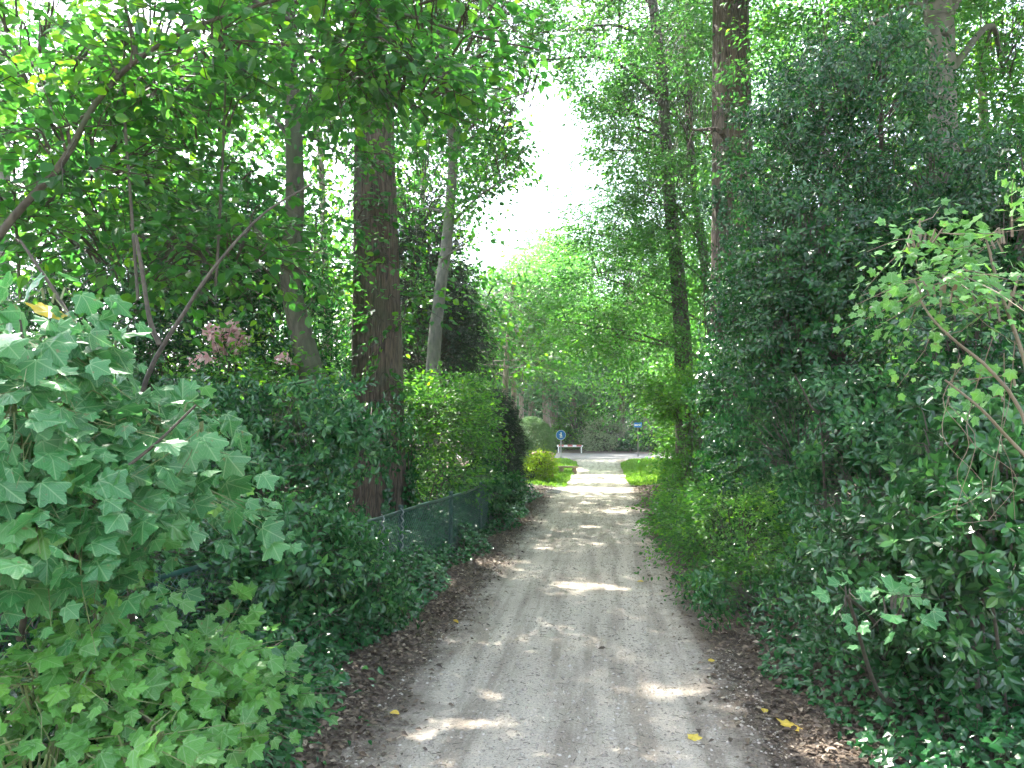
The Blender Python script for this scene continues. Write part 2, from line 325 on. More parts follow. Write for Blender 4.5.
def pathmat(name, edges=True):
    m, t, N, out = nt(name); L = t.links.new
    tc = N('ShaderNodeTexCoord'); co = tc.outputs['Object']
    def noise(sc, det, rough=.6, mapping=None):
        n = N('ShaderNodeTexNoise'); n.inputs['Scale'].default_value = sc; n.inputs['Detail'].default_value = det; n.inputs['Roughness'].default_value = rough
        if mapping:
            mp = N('ShaderNodeMapping'); mp.inputs['Scale'].default_value = mapping; L(co, mp.inputs[0]); L(mp.outputs[0], n.inputs[0])
        else: L(co, n.inputs[0])
        return n.outputs[0]
    big = noise(1.1, 6); fine = noise(70, 8, .75); streak = noise(5.5, 5, .6, (1, .07, 1)); grit = noise(210, 3, .8)
    base = ramp(N, [(.3, (.42, .365, .30)), (.7, (.56, .50, .42))]); L(big, base.inputs[0])
    def mul(a, b, fac):
        x = N('ShaderNodeMix', data_type='RGBA', blend_type='MULTIPLY'); x.inputs['Factor'].default_value = fac; L(a, x.inputs['A']); L(b, x.inputs['B']); return x.outputs['Result']
    rs = ramp(N, [(.40, (.55, .52, .49)), (.52, (1, 1, 1)), (.66, (1.2, 1.2, 1.2))]); L(streak, rs.inputs[0])
    rf = ramp(N, [(.34, (.30, .27, .24)), (.46, (.95, .95, .95)), (.66, (1.35, 1.33, 1.3))]); L(fine, rf.inputs[0])
    rg = ramp(N, [(.32, (.45, .42, .38)), (.45, (1, 1, 1))]); L(grit, rg.inputs[0])
    c = mul(mul(mul(base.outputs[0], rs.outputs[0], .7), rf.outputs[0], .85), rg.outputs[0], .7)
    if edges:
        sx = N('ShaderNodeSeparateXYZ'); L(co, sx.inputs[0])
        a = N('ShaderNodeMath', operation='ADD'); L(sx.outputs[0], a.inputs[0]); a.inputs[1].default_value = .22
        ab = N('ShaderNodeMath', operation='ABSOLUTE'); L(a.outputs[0], ab.inputs[0])
        en = noise(2.6, 8, .7)
        e2 = N('ShaderNodeMath', operation='MULTIPLY_ADD'); L(en, e2.inputs[0]); e2.inputs[1].default_value = .85; L(ab.outputs[0], e2.inputs[2])
        er = ramp(N, [(1.12 / 2, (0, 0, 0)), (1.44 / 2, (1, 1, 1))])
        hf = N('ShaderNodeMath', operation='MULTIPLY'); L(e2.outputs[0], hf.inputs[0]); hf.inputs[1].default_value = .5; L(hf.outputs[0], er.inputs[0])
        sn = noise(48, 8, .8); sr = ramp(N, [(.36, (.034, .024, .017)), (.5, (.10, .074, .053)), (.64, (.24, .185, .14))]); L(sn, sr.inputs[0])
        mi = N('ShaderNodeMix', data_type='RGBA'); L(er.outputs[0], mi.inputs['Factor']); L(c, mi.inputs['A']); L(sr.outputs[0], mi.inputs['B']); c = mi.outputs['Result']
    pb = N('ShaderNodeBsdfPrincipled'); pb.inputs['Roughness'].default_value = .9; L(c, pb.inputs['Base Color'])
    ad = N('ShaderNodeMath', operation='MULTIPLY_ADD'); L(streak, ad.inputs[0]); ad.inputs[1].default_value = .9; L(fine, ad.inputs[2])
    b = N('ShaderNodeBump'); b.inputs['Strength'].default_value = .8; b.inputs['Distance'].default_value = .03; L(ad.outputs[0], b.inputs['Height']); L(b.outputs[0], pb.inputs['Normal'])
    L(pb.outputs[0], out.inputs[0]); return m
M['soil'] = groundmat(); M['path'] = pathmat('trodden_path'); M['road'] = plain('grey_road', (.17, .16, .155), .9, .25, 3)
M['turf'] = plain('turf', (.08, .18, .03), .9, .3, 6)

# ------------------------------------------------------------------ light that gets through: where the sun reaches the ground
def gpatch(px, py, rxp, ryp):
    g = G(px, py); Y = g[1]
    return (g[0], Y, rxp * Y / F, ryp * Y * Y / (CAMZ * F))
PATCH = [gpatch(*a) for a in [(592, 587, 36, 4), (500, 692, 26, 6), (470, 722, 34, 7), (560, 712, 14, 4), (425, 737, 18, 5), (660, 690, 24, 5), (640, 756, 40, 4),
                              (850, 758, 60, 10), (935, 728, 75, 13), (975, 700, 30, 9), (590, 527, 10, 1.6), (545, 548, 9, 1.4), (600, 490, 40, 2.5), (540, 488, 30, 3),
                              (600, 476, 40, 1.5), (330, 690, 26, 9), (350, 678, 14, 5), (560, 470, 26, 5), (540, 478, 18, 5), (535, 492, 16, 2.5), (600,545,7,1.2), (615,512,12,1.1)]]
def sunhole(p):
    q = p[:, :2] - SUN[:2] / SUN[2] * p[:, 2:3]
    w = (n2(q[:, 0] * 5, q[:, 1] * 5, 21) - .5) * 1.0
    bad = np.zeros(len(p), bool)
    for x, y, a, b in PATCH:
        bad |= ((q[:, 0] - x) / a) ** 2 + ((q[:, 1] - y) / b) ** 2 < (1 + w) ** 2
    gap = (n2(q[:, 0] * 1.1, q[:, 1] * 1.1, 22) * .7 + n2(q[:, 0] * 3.1, q[:, 1] * 3.1, 23) * .3) > np.where((q[:, 1] > 6.5) & (q[:, 0] < 3), .47, .555)
    gap &= (p[:, 2] > 5.3) & (p[:, 0] < 2.6) & (q[:, 0] > 1.15) & (q[:, 0] < 6) & (q[:, 1] > .5) & (q[:, 1] < 17)
    gap &= np.abs((q[:, 0] - 2.05) / .431 - (12 - q[:, 1]) / .552) > 1.3
    near = (p[:, 2] > 6.2) & (q[:, 0] > -2.6) & (q[:, 0] < 1.6) & (q[:, 1] > 2.0) & (q[:, 1] < 3.6) & (n2(q[:, 0] * 1.6, q[:, 1] * 1.6, 24) > .38)
    return (bad & (p[:, 2] > .4)) | gap | near
SKY = np.array([(546, 98), (590, 88), (580, 150), (564, 190), (584, 214), (548, 244), (508, 266), (474, 288), (460, 258), (484, 216), (513, 186), (532, 140)], float)
def inpoly(x, y, poly):
    c = np.zeros(len(x), bool); j = len(poly) - 1
    for i in range(len(poly)):
        xi, yi = poly[i]; xj, yj = poly[j]
        c ^= ((yi > y) != (yj > y)) & (x < (xj - xi) * (y - yi) / (yj - yi + 1e-9) + xi); j = i
    return c
def skygap(p, extra=()):
    x, y = proj(p); jx = (vnoise(p * .9, 31) - .5) * 46; jy = (vnoise(p * .9, 32) - .5) * 46
    return inpoly(x + jx, y + jy, SKY)

# ------------------------------------------------------------------ foliage
def blob(px, py, Y, rx, ry, rd, n):
    return (P(px, py, Y), np.array([rx * Y / F, rd, ry * Y / F]), n)
def wblob(x, y, z, rx, ry, rz, n):
    return (np.array([x, y, z], float), np.array([rx, ry, rz], float), n)

SPEC = {  # leaf, size, spray length, spray half-width, leaves per spray, normal jitter, droop, upness, material, mode
    'linden': dict(tpl=ROUND, size=.095, L=.60, Wd=.17, Mn=13, jn=.42, droop=.25, up=1.0, mat='linden'),
    'oak': dict(tpl=OVAL, tw=.55, size=.105, L=.55, Wd=.20, Mn=18, jn=.6, droop=.1, up=.8, mat='oak'),
    'beech': dict(tpl=OVAL, tw=.5, size=.085, L=.85, Wd=.24, Mn=30, jn=.30, droop=.22, up=1.3, mat='beech'),
    'viburnum': dict(tpl=OVAL, tw=.35, size=.085, L=.28, Wd=.06, Mn=15, jn=.4, droop=.0, up=.5, mat='viburnum', mode='ros'),
    'holly': dict(tpl=OVAL, size=.066, tw=.5, L=.40, Wd=.05, Mn=20, jn=.6, droop=.12, up=.5, mat='holly', mode='ros'),
    'rhodo': dict(tpl=OVAL, tw=.5, size=.085, L=.16, Wd=.02, Mn=13, jn=.3, droop=.05, up=.6, mat='rhodo', mode='ros'),
    'yew': dict(tpl=LONG, size=.075, L=.45, Wd=.09, Mn=34, jn=.5, droop=.2, up=.8, mat='yew'),
    'hornbeam': dict(tpl=OVAL, tw=.6, size=.08, L=.5, Wd=.16, Mn=18, jn=.5, droop=.1, up=.8, mat='hornbeam'),
    'lime': dict(tpl=OVAL, size=.07, L=.25, Wd=.08, Mn=14, jn=.6, droop=.0, up=.8, mat='lime'),
    'far': dict(tpl=DIA, size=.21, L=1.3, Wd=.5, Mn=22, jn=.6, droop=.15, up=.9, mat='far'),
    'syc': dict(tpl=MAPLE, size=.15, L=.5, Wd=.13, Mn=6, jn=.5, droop=.45, up=.85, mat='sycamore', face=(.15, -.38, 0), tw=.6, sr=(.42, 1.3)),
    'sycs': dict(tpl=ROUND, size=.115, L=.55, Wd=.16, Mn=9, jn=.40, droop=.2, up=1.0, mat='linden'),
    'young': dict(tpl=MAPLE, size=.074, L=.30, Wd=.08, Mn=6, jn=.35, droop=.3, up=.85, mat='youngmaple', face=(0, -.35, 0), tw=.45, sr=(.4, 1.2)),
}
def foliage(mb, blobs, sp, axis=None, carve=.42, shell=.5, scale=1.0, out=1.0, twig=.6, cull=True, ground=.05, fmin=None, nfreq=.8, holes=True, **over):
    S = dict(SPEC[sp]); S.update(over)
    for c, r, n in blobs:
        n = int(n)
        u = unit(R.normal(size=(n * 3, 3))); k = R.uniform(shell, 1, n * 3) ** .6
        b = c + u * k[:, None] * r
        b = b[vnoise(b * nfreq / max(.35, scale) , int(c[0] * 7) & 63) > carve][:n]
        b = b[b[:, 2] > ground]
        if fmin is not None: b = b[fmin(b)]
        if cull: b = b[~skygap(b)]
        if not len(b): continue
        N = len(b); ax = c if axis is None else axis
        d = b - ax; d[:, 2] *= .35; d = unit(unit(d) * out + R.normal(0, .45, (N, 3)) * np.array([1, 1, .45]))
        L = S['L'] * scale * R.uniform(.6, 1.3, N); Wd = S['Wd'] * scale; Mn = S['Mn']
        nrm = unit(np.array([0, 0, S['up']]) + np.asarray(S.get('face', (0, 0, 0))) + R.normal(0, .3, (N, 3)) + d * .25); nrm = unit(nrm - d * np.sum(nrm * d, 1, keepdims=True))
        sd = np.cross(d, nrm)
        t = (np.arange(Mn) + .6) / Mn; t = np.clip(t[None] + R.normal(0, .05, (N, Mn)), .02, 1.05)
        sg = np.where(np.arange(Mn) % 2, 1.0, -1.0)[None] * np.ones((N, 1))
        if S.get('mode') == 'ros':
            an = np.arange(Mn)[None] * 2.4 + R.uniform(0, 6.3, (N, 1)) + R.normal(0, .25, (N, Mn)); t = t ** .6
            rr = np.cos(an)[..., None] * sd[:, None] + np.sin(an)[..., None] * nrm[:, None]
            pos = b[:, None] + d[:, None] * (L[:, None] * t)[..., None] + rr * .015
            ld = rr + d[:, None] * (.15 + .75 * t ** 2)[..., None] + R.normal(0, .15, (N, Mn, 3))
            ln = d[:, None] * 1.0 + np.array([0, 0, S['up']]) + R.normal(0, S['jn'], (N, Mn, 3)) * .6
        else:
            wf = np.sin(np.clip(t, 0, 1) * 2.6 + .35) * R.uniform(.15, 1, (N, Mn)) * Wd
            pos = b[:, None] + d[:, None] * (L[:, None] * t)[..., None] + sd[:, None] * (sg * wf)[..., None] + nrm[:, None] * R.normal(0, .02 * scale + .01, (N, Mn, 1))
            ld = d[:, None] * .7 + sd[:, None] * (sg * .8)[..., None] + R.normal(0, .3, (N, Mn, 3))
            ln = nrm[:, None] + np.asarray(S.get('face', (0, 0, 0))) + R.normal(0, S['jn'], (N, Mn, 3))
        pos[..., 2] -= (S['droop'] * L[:, None] * t ** 2)
        ld[..., 2] -= S['droop'] * 1.2
        size = S['size'] * scale * R.uniform(*S.get('sr', (.6, 1.2)), (N, Mn)) * (1.05 - .35 * np.clip(t, 0, 1))
        tint = np.clip(R.beta(2, 2.6, (N, Mn)) * .7 + R.uniform(-.18, .38, (N, 1)), 0, .985)
        rare = R.random((N, Mn)) < S.get('rare', .0); tint[rare] = 1
        p = pos.reshape(-1, 3); keep = p[:, 2] > ground * .5
        if holes: keep &= ~sunhole(p)
        mb.leaves(S['tpl'], p[keep], ld.reshape(-1, 3)[keep], ln.reshape(-1, 3)[keep], size.ravel()[keep], tint.ravel()[keep], 0)
        if twig > 0:
            e = b + d * L[:, None] * .95; e[:, 2] -= S['droop'] * L * .9
            tw = S.get('tw', 1.0); mb.twigs(b, e, (.004 * scale + .001) * tw, .0015 * tw, 1)
            sel = R.random(N) < twig
            back = b + (c - b) * R.uniform(.25, .6, (N, 1)); back[:, 2] -= .15 * np.linalg.norm(r)
            if axis is None: mb.twigs(back[sel], b[sel], (.009 * scale + .002) * tw, .004 * scale * tw, 1, sag=.03)
            else: mb.twigs((b + (ax - b) * .35)[sel], b[sel], .007 * scale + .002, .003, 1)
    return mb

def spline(pts, n=24):
    pts = np.asarray(pts, float)
    if len(pts) < 3:
        t = np.linspace(0, 1, n)[:, None]; return pts[0] * (1 - t) + pts[-1] * t
    k = np.concatenate([[2 * pts[0] - pts[1]], pts, [2 * pts[-1] - pts[-2]]]); out = []
    m = len(pts) - 1
    for t in np.linspace(0, m - 1e-6, n):
        i = int(t); f = t - i; a, b, c, d = k[i:i + 4]
        out.append(.5 * (2 * b + (c - a) * f + (2 * a - 5 * b + 4 * c - d) * f * f + (3 * b - a - 3 * c + d) * f ** 3))
    return np.array(out)

def tree(name, label, trunk_pts, r0, r1, bark, blobs, sp, cat='tree', group=None, limbs=True, flare=1.35, seg=20, rings=40, ridge=.05, stubs=(), fkw=None, limb_r=.35):
    """trunk and limbs as one mesh, crown as another, under an empty at the foot"""
    tp = spline(trunk_pts, rings); base = np.array([tp[0][0], tp[0][1], 0.0])
    root = empty(name, base, label, cat, group)
    mb = MB(); t = np.linspace(0, 1, rings); rr = r0 + (r1 - r0) * t; rr = rr * (1 + (flare - 1) * np.exp(-np.maximum(tp[:, 2], 0) / .35))
    mb.tube(tp, rr, seg, 0, ridge)
    if limbs:
        for c, r, n in blobs:
            if r.max() < .75 and r0 > .3: continue
            want = c[2] - .45 * np.linalg.norm(c[:2] - base[:2]); i = int(np.argmin(np.abs(tp[:, 2] - max(want, tp[-1][2] * .22))))
            a = tp[i]; mid = (a + c) / 2 + np.array([0, 0, .12 * np.linalg.norm(c - a)]) + R.normal(0, .15, 3)
            ll = spline([a, mid, c, c + (c - mid) * .45], 14); lr = min(rr[i] * .5, .03 + .018 * np.linalg.norm(c - a)) * limb_r / .35
            mb.tube(ll, np.linspace(lr, lr * .25, 14), 8, 0, .05)
            for q in range(5):
                k = 5 + q * 2; tgt = c + unit(R.normal(size=3)) * r * .75
                s2 = spline([ll[k if k < 14 else 13], (ll[min(k, 13)] + tgt) / 2 + np.array([0, 0, .1]), tgt], 7)
                mb.tube(s2, np.linspace(lr * .38, lr * .1, 7), 5, 0)
    for q in stubs:
        mb.tube(q[0], q[1], 8, 0, .05)
    mb.build('trunk', bark, root)
    cb = MB(); foliage(cb, blobs, sp, **(fkw or {})); cb.build('crown', [M[SPEC[sp]['mat']], M['twig']], root)
    return root

def shrub(name, label, base, blobs, sp, cat='shrub', group=None, stems=(), stem_mat='twig', twig_mat='twig', extra=None, **kw):
    base = np.array([base[0], base[1], 0.0]); root = empty(name, base, label, cat, group)
    cb = MB(); mk = kw.pop('mat', None); foliage(cb, blobs, sp, **kw)
    if extra: extra(cb)
    cb.build('foliage', [mk or M[SPEC[sp]['mat']], M[twig_mat]], root)
    for pts, a, b in stems:
        sb = MB(); sb.tube(spline(pts, 18), np.linspace(a, b, 18), 7, 0, .04); sb.build('stem', M[stem_mat], root)
    if not stems:
        for k in range(4):
            c, r, n = blobs[k % len(blobs)]
            f = base + np.array([random.uniform(-.2, .2), random.uniform(-.2, .2), -.05]); e = c + R.normal(0, .25, 3) * r
            sb = MB(); sb.tube(spline([f, (f + e) / 2 + R.normal(0, .1, 3), e], 10), np.linspace(.014, .006, 10), 6, 0); sb.build('stem', M[stem_mat], root)
    return root

# ================================================================== SETTING
def grid(xs, ys, z, mat, name, kind='structure'):
    X, Yg = np.meshgrid(xs, ys, indexing='ij'); V = np.stack([X.ravel(), Yg.ravel(), z(X.ravel(), Yg.ravel())], 1); ny = len(ys)
    i, j = np.meshgrid(np.arange(len(xs) - 1), np.arange(ny - 1), indexing='ij'); i = i.ravel(); j = j.ravel()
    mb = MB(); mb.add(V, np.stack([i * ny + j, (i + 1) * ny + j, (i + 1) * ny + j + 1, i * ny + j + 1], 1), 0, None, True)
    o = mb.build(name, mat); return tag(o, kind=kind) if kind else o
xs = np.unique(np.concatenate([np.linspace(-4, 4, 100), np.linspace(-12, 12, 25), [-300, -80, -30, 30, 80, 300]]))
ys = np.unique(np.concatenate([np.linspace(-3, 20, 240), np.linspace(20, 40, 41), [-200, -60, -12, -6, 50, 70, 100, 180, 300]]))
tag(grid(xs, ys, gh, M['soil'], 'ground'), 'dark brown woodland soil strewn with dead leaves under the shrubs', 'ground')
py_ = np.linspace(-2.8, 33, 260); us = np.linspace(0, 1, 22)
def path_mesh():
    wob = lambda y, s: (n2(y * .6, y * 0, s) - .5) * .3
    flare_l = lambda y: np.exp(-((y - 18.2) / 1.3) ** 2) * .75
    yy, uu = np.meshgrid(py_, us, indexing='ij'); y = yy.ravel(); u = uu.ravel()
    l = -1.42 + wob(y, 40) - flare_l(y); r = 1.02 + wob(y, 41) * .8
    far = np.clip((y - 19) / 5, 0, 1); l = l * (1 - far) + (-.92) * far; r = r * (1 - far) + .66 * far
    sp = np.clip((y - 28) / 5, 0, 1) ** 2; l = l - sp * .8; r = r + sp * .8
    x = l + (r - l) * u; V = np.stack([x, y, gh(x, y) + .008], 1); n = len(us)
    i, j = np.meshgrid(np.arange(len(py_) - 1), np.arange(n - 1), indexing='ij'); i = i.ravel(); j = j.ravel()
    mb = MB(); mb.add(V, np.stack([i * n + j, i * n + j + 1, (i + 1) * n + j + 1, (i + 1) * n + j], 1), 0, None, True)
    tag(mb.build('path', M['path']), 'pale trodden dirt path running straight away between hedges', 'path', kind='structure')
path_mesh()
tag(grid(np.linspace(-40, 40, 60), np.linspace(33, 39.5, 8), lambda x, y: 0 * x + .006, M['road'], 'road'), 'pale road crossing the far end of the path', 'road')
sp2 = grid(np.linspace(-3.4, -.95, 14), np.linspace(17.3, 18.7, 8), lambda x, y: gh(x, y) + .013, M['road'], 'side_path'); tag(sp2, 'pale side opening joining the path from the left', 'path')
def turf(x0f, x1f, y0, y1, nm):
    yv = np.linspace(y0, y1, 30); mb = MB(); V = []
    for y in yv:
        for u in np.linspace(0, 1, 10):
            x = x0f(y) + (x1f(y) - x0f(y)) * u; V.append((x, y, float(gh([x], [y])[0]) + .016))
    i, j = np.meshgrid(np.arange(29), np.arange(9), indexing='ij'); i = i.ravel(); j = j.ravel()
    mb.add(V, np.stack([i * 10 + j, i * 10 + j + 1, (i + 1) * 10 + j + 1, (i + 1) * 10 + j], 1), 0, None, True)
    tag(mb.build(nm, M['turf']), kind='structure')
    n = 16000; y = R.uniform(y0, y1, n); u = R.uniform(0, 1, n); x = np.array([x0f(a) for a in y]); x = x + (np.array([x1f(a) for a in y]) - x) * u
    p = np.stack([x, y, gh(x, y) + .014], 1); g = MB(); d = np.array([0, 0, 1.0]) + R.normal(0, .45, (n, 3))
    g.leaves(DIA, p, d, R.normal(size=(n, 3)), R.uniform(.05, .11, n), R.random(n)); return g
ln_ = lambda y: (-.92 - .8 * np.clip((y - 28) / 5, 0, 1) ** 2) + .03 * math.sin(y * 3)
rn_ = lambda y: (.68 + .8 * np.clip((y - 28) / 5, 0, 1) ** 2) + .03 * math.sin(y * 2.3)
g = turf(lambda y: -4.5, ln_, 18.9, 32.4, 'verge'); tag(g.build('grass', M['grass']), 'short bright mown grass left of the path by the road', 'grass', kind='stuff')
g = turf(rn_, lambda y: 3.4, 19.5, 32.4, 'verge'); tag(g.build('grass', M['grass']), 'short bright grass right of the path by the road', 'grass', kind='stuff')

# ------------------------------------------------------------------ leaf litter, twigs and fallen leaves
def litter():
    mb = MB(); n = 130000
    y = 2.0 + 20 * R.random(n) ** 1.7; side = R.random(n) < .5
    x = np.where(side, -1.44 + R.normal(0, .17, n), 1.16 + R.normal(0, .23, n))
    k = (n2(x * 2.6, y * 2.0, 50) * .7 + n2(x * 8, y * 8, 51) * .5) ** 1.4 > R.random(n) * .85; x, y = x[k], y[k]
    m = 1800; x = np.concatenate([x, R.uniform(-1.1, .75, m)]); y = np.concatenate([y, 2.2 + 16 * R.random(m) ** 1.4])
    N = len(x); p = np.stack([x, y, gh(x, y) + R.uniform(.010, .03, N)], 1)
    a = R.uniform(0, 6.28, N); d = np.stack([np.cos(a), np.sin(a), R.normal(0, .15, N)], 1); nn = np.array([0, 0, 1.0]) + R.normal(0, .4, (N, 3))
    sz = .010 + .045 * R.random(N) ** 2.2; sz[-m:] *= R.uniform(.2, .5, m); h = N // 2
    mb.leaves(OVAL, p[:h], d[:h], nn[:h], sz[:h], R.beta(1.6, 2.2, h)); mb.leaves(DIA, p[h:], d[h:], nn[h:], sz[h:], R.beta(1.6, 2.2, N - h))
    q = 2600; x = R.uniform(-1.5, 1.2, q); y = 2.2 + 16 * R.random(q) ** 1.5; A = np.stack([x, y, gh(x, y) + .012], 1); an = R.uniform(0, 6.28, q); l = R.uniform(.01, .02, q) * R.uniform(1, 4, q)
    B = A + np.stack([np.cos(an) * l, np.sin(an) * l, R.uniform(0, .01, q)], 1); mb.twigs(A, B, R.uniform(.001, .0022, q), .0008, 1)
    tag(mb.build('leaf_litter', [M['dead'], M['twig']]), 'dry brown leaf litter and broken twigs along both path edges', 'leaf litter', kind='stuff')
litter()
def pebbles():
    n = 26000; y = 2.2 + 14 * R.random(n) ** 1.6; x = R.uniform(-1.25, .9, n); r = .003 + .011 * R.random(n) ** 3
    k = n2(x * 3, y * 1.2, 55) > .35; x, y, r = x[k], y[k], r[k]; n = len(x)
    T = np.array([[1, 0, 0], [.2, 1, .1], [-1, .1, 0], [-.1, -1, 0], [0, .1, .7], [0, 0, -.6]]); Fc = np.array([[0, 1, 4], [1, 2, 4], [2, 3, 4], [3, 0, 4], [1, 0, 5], [2, 1, 5], [3, 2, 5], [0, 3, 5]])
    a = R.uniform(0, 6.28, n); c_, s_ = np.cos(a)[:, None], np.sin(a)[:, None]; TT = T[None] * R.uniform(.6, 1.3, (n, 1, 3))
    V = np.stack([TT[..., 0] * c_ - TT[..., 1] * s_, TT[..., 0] * s_ + TT[..., 1] * c_, TT[..., 2]], 2) * r[:, None, None] + np.stack([x, y, gh(x, y) + .009], 1)[:, None]
    mb = MB(); mb.add(V.reshape(-1, 3), (Fc[None] + (np.arange(n) * 6)[:, None, None]).reshape(-1, 3), 0, np.repeat(R.random(n), 6))
    tag(mb.build('gravel', M['stone']), 'small grey and buff stones pressed into the path', 'gravel', kind='stuff')
pebbles()
def fallen(px, py, size, label, tpl=MAPLE, m='yellow'):
    g_ = G(px, py); z = float(gh([g_[0]], [g_[1]])[0]) + .022; mb = MB(); a = random.uniform(0, 6.28)
    o = np.array([g_[0], g_[1], z]); mb.leaves(tpl, o[None], np.array([[math.cos(a), math.sin(a), .05]]), np.array([[.1, -.2, 1.0]]), [size], np.array([random.random()]))
    st = np.array([[g_[0], g_[1], z]]); mb.twigs(st, st - np.array([[math.cos(a), math.sin(a), 0]]) * size * .6, .0015, .001, 1)
    tag(mb.build('fallen_leaf', [M[m], M['greentwig']], origin=o), label, 'leaf', 'single fallen leaves on the path')
fallen(795, 729, .10, 'large bright yellow fallen maple leaf on the right leafy verge')
fallen(692, 736, .07, 'pale yellow fallen leaf on the bare right edge of the path', m='yellow')
fallen(764, 712, .06, 'small dull yellow fallen leaf just behind the large bright yellow one', ROUND)
fallen(708, 664, .05, 'ochre fallen leaf among brown litter by the right bushes', ROUND)
fallen(390, 717, .06, 'pale yellow fallen leaf at the near left edge of the path', ROUND)
fallen(453, 622, .07, 'yellow fallen leaf half way along the left edge of the path', OVAL)
fallen(606, 650, .06, 'buff fallen leaf lying in the middle of the path', OVAL, 'dead')
fallen(644, 582, .07, 'lone yellowish fallen leaf on the right of the path beside a sun patch', OVAL)

# ------------------------------------------------------------------ ivy ground cover
def ivy_ground(label, edge, outer, y0, y1, n, hgt, k_=1.0):
    mb = MB(); y = y0 + (y1 - y0) * R.random(n) ** 1.5; u = R.random(n) ** .8
    e = edge(y) + (n2(y * 1.4, y * 0, 60) - .5) * .5; x = e + (outer(y) - e) * u
    k = (n2(x * 1.7, y * 1.7, 61) > .30 - u * .3); x, y, u = x[k], y[k], u[k]; N = len(x)
    hh = hgt * np.clip(u * 3.5, .12, 1) * (.35 + n2(x * 1.2, y * 1.2, 62)); z = gh(x, y) + .015 + hh * R.random(N) ** .6
    p = np.stack([x, y, z], 1); a = R.uniform(0, 6.28, N)
    d = np.stack([np.cos(a) * .7 - np.sign(outer(y)) * .5, np.sin(a) * .7 - .3, np.full(N, -.25)], 1) + R.normal(0, .2, (N, 3)); nn = np.array([0, -.25, 1.0]) + R.normal(0, .4, (N, 3)); nn[:, 0] -= np.sign(outer(y)) * .3
    tint = np.clip(R.beta(2, 2.5, N) * .85 + (n2(x * .9, y * .9, 63) - .5) * .4, 0, 1)
    mb.leaves(IVY, p, d, nn, R.uniform(.035, .075, N) * k_, tint); s = R.random(N) < .25
    mb.twigs(p[s], p[s] + np.stack([R.normal(0, .05, s.sum()), R.normal(0, .05, s.sum()), -z[s] * .7], 1), .002, .0015, 1)
    tag(mb.build('ivy', [M['ivy'], M['twig']]), label, 'ivy', kind='stuff')
ivy_ground('low dark ivy creeping along the foot of the green fence', lambda y: -1.50 + .02 * np.clip(y - 5, 0, 8), lambda y: -2.7 + 0 * y, 2.2, 16.5, 34000, .50)
ivy_ground('low dark ivy spreading under the right hand bushes', lambda y: 1.22 - .016 * np.minimum(y, 15), lambda y: 2.7 + 0 * y, 2.0, 16, 24000, .36)

ivy_ground('knee low ivy carpeting the shady garden floor behind the green fence', lambda y: -2.75 + 0 * y, lambda y: -10.5 + 0 * y, 2.5, 21, 30000, .22, 2.0)
# ================================================================== FENCE
def fence():
    pts = [(-2.42, 1.6), (-2.32, 2.9), (-2.2, 3.9), (-1.98, 5.9), (-1.86, 7.3), (-1.68, 9.8), (-1.70, 11.5), (-1.8, 13)]
    line = spline([(x, y, 0) for x, y in pts], 120); s = np.concatenate([[0], np.cumsum(np.linalg.norm(np.diff(line, axis=0), axis=1))])
    def at(d, z):
        d = np.clip(d, 0, s[-1]); x = np.interp(d, s, line[:, 0]); y = np.interp(d, s, line[:, 1]); return np.stack([x, y, gh(x, y) * .5 + z - .02 - .012 * np.maximum(y - 3, 0) + 0 * x], 1)
    root = empty('chain_link_fence', (line[0][0], line[0][1], 0), 'low dark green chain link fence with a top rail, half swallowed by ivy and shrubs', 'fence')
    posts = np.arange(.35, s[-1], 1.72)
    for d in posts:
        b = at(np.array([d]), 0)[0]; mb = MB(); mb.tube([b + [0, 0, -.2], b + [0, 0, .4], b + [0, 0, .84]], [.024] * 3, 10); mb.tube([b + [0, 0, .84], b + [0, 0, .862]], [.03, .024], 10)
        mb.build('post', M['green_paint'], root)
    mb = MB(); dd = np.linspace(0, s[-1], 90); mb.tube(at(dd, .80), .016, 8); mb.build('top_rail', M['green_paint'], root)
    mb = MB(); st = .052; n = int(s[-1] / st); hh = .76; nz = 15
    for sg in (1, -1):
        d0 = np.arange(-16, n + 16) * st
        for k in range(nz):
            z0, z1 = hh * k / nz, hh * (k + 1) / nz; a, b = d0 + sg * k * st * .98, d0 + sg * (k + 1) * st * .98
            ok = (a > 0) & (b > 0) & (a < s[-1]) & (b < s[-1]); A, B = at(a[ok], .03 + z0), at(b[ok], .03 + z1); A[:, 0] += .016; B[:, 0] += .016
            D = B - A; u = unit(np.cross(D, np.array([0, 0, 1.0]))) * .0022; w = unit(np.cross(D, u)) * .0022
            V = np.stack([A + u, A - u * .5 + w, A - u * .5 - w, B + u, B - u * .5 + w, B - u * .5 - w], 1).reshape(-1, 3); q = np.arange(len(A)) * 6
            mb.add(V, np.concatenate([np.stack([q + i, q + (i + 1) % 3, q + 3 + (i + 1) % 3, q + 3 + i], 1) for i in range(3)]))
    mb.build('mesh_panel', M['wire'], root)
    d = posts[3] - .05
    for dx in (0, .5):
        mb = MB()
        b = at(np.array([d - dx]), 0)[0] + [.03, 0, 0]; t = np.linspace(0, 1, 60)
        mb.tube(np.stack([b[0] + .012 * np.cos(t * 60), b[1] + .012 * np.sin(t * 60), .08 + t * .72], 1), .006, 5)
        mb.build('stretcher_wire', M['pale_metal'], root)
fence()

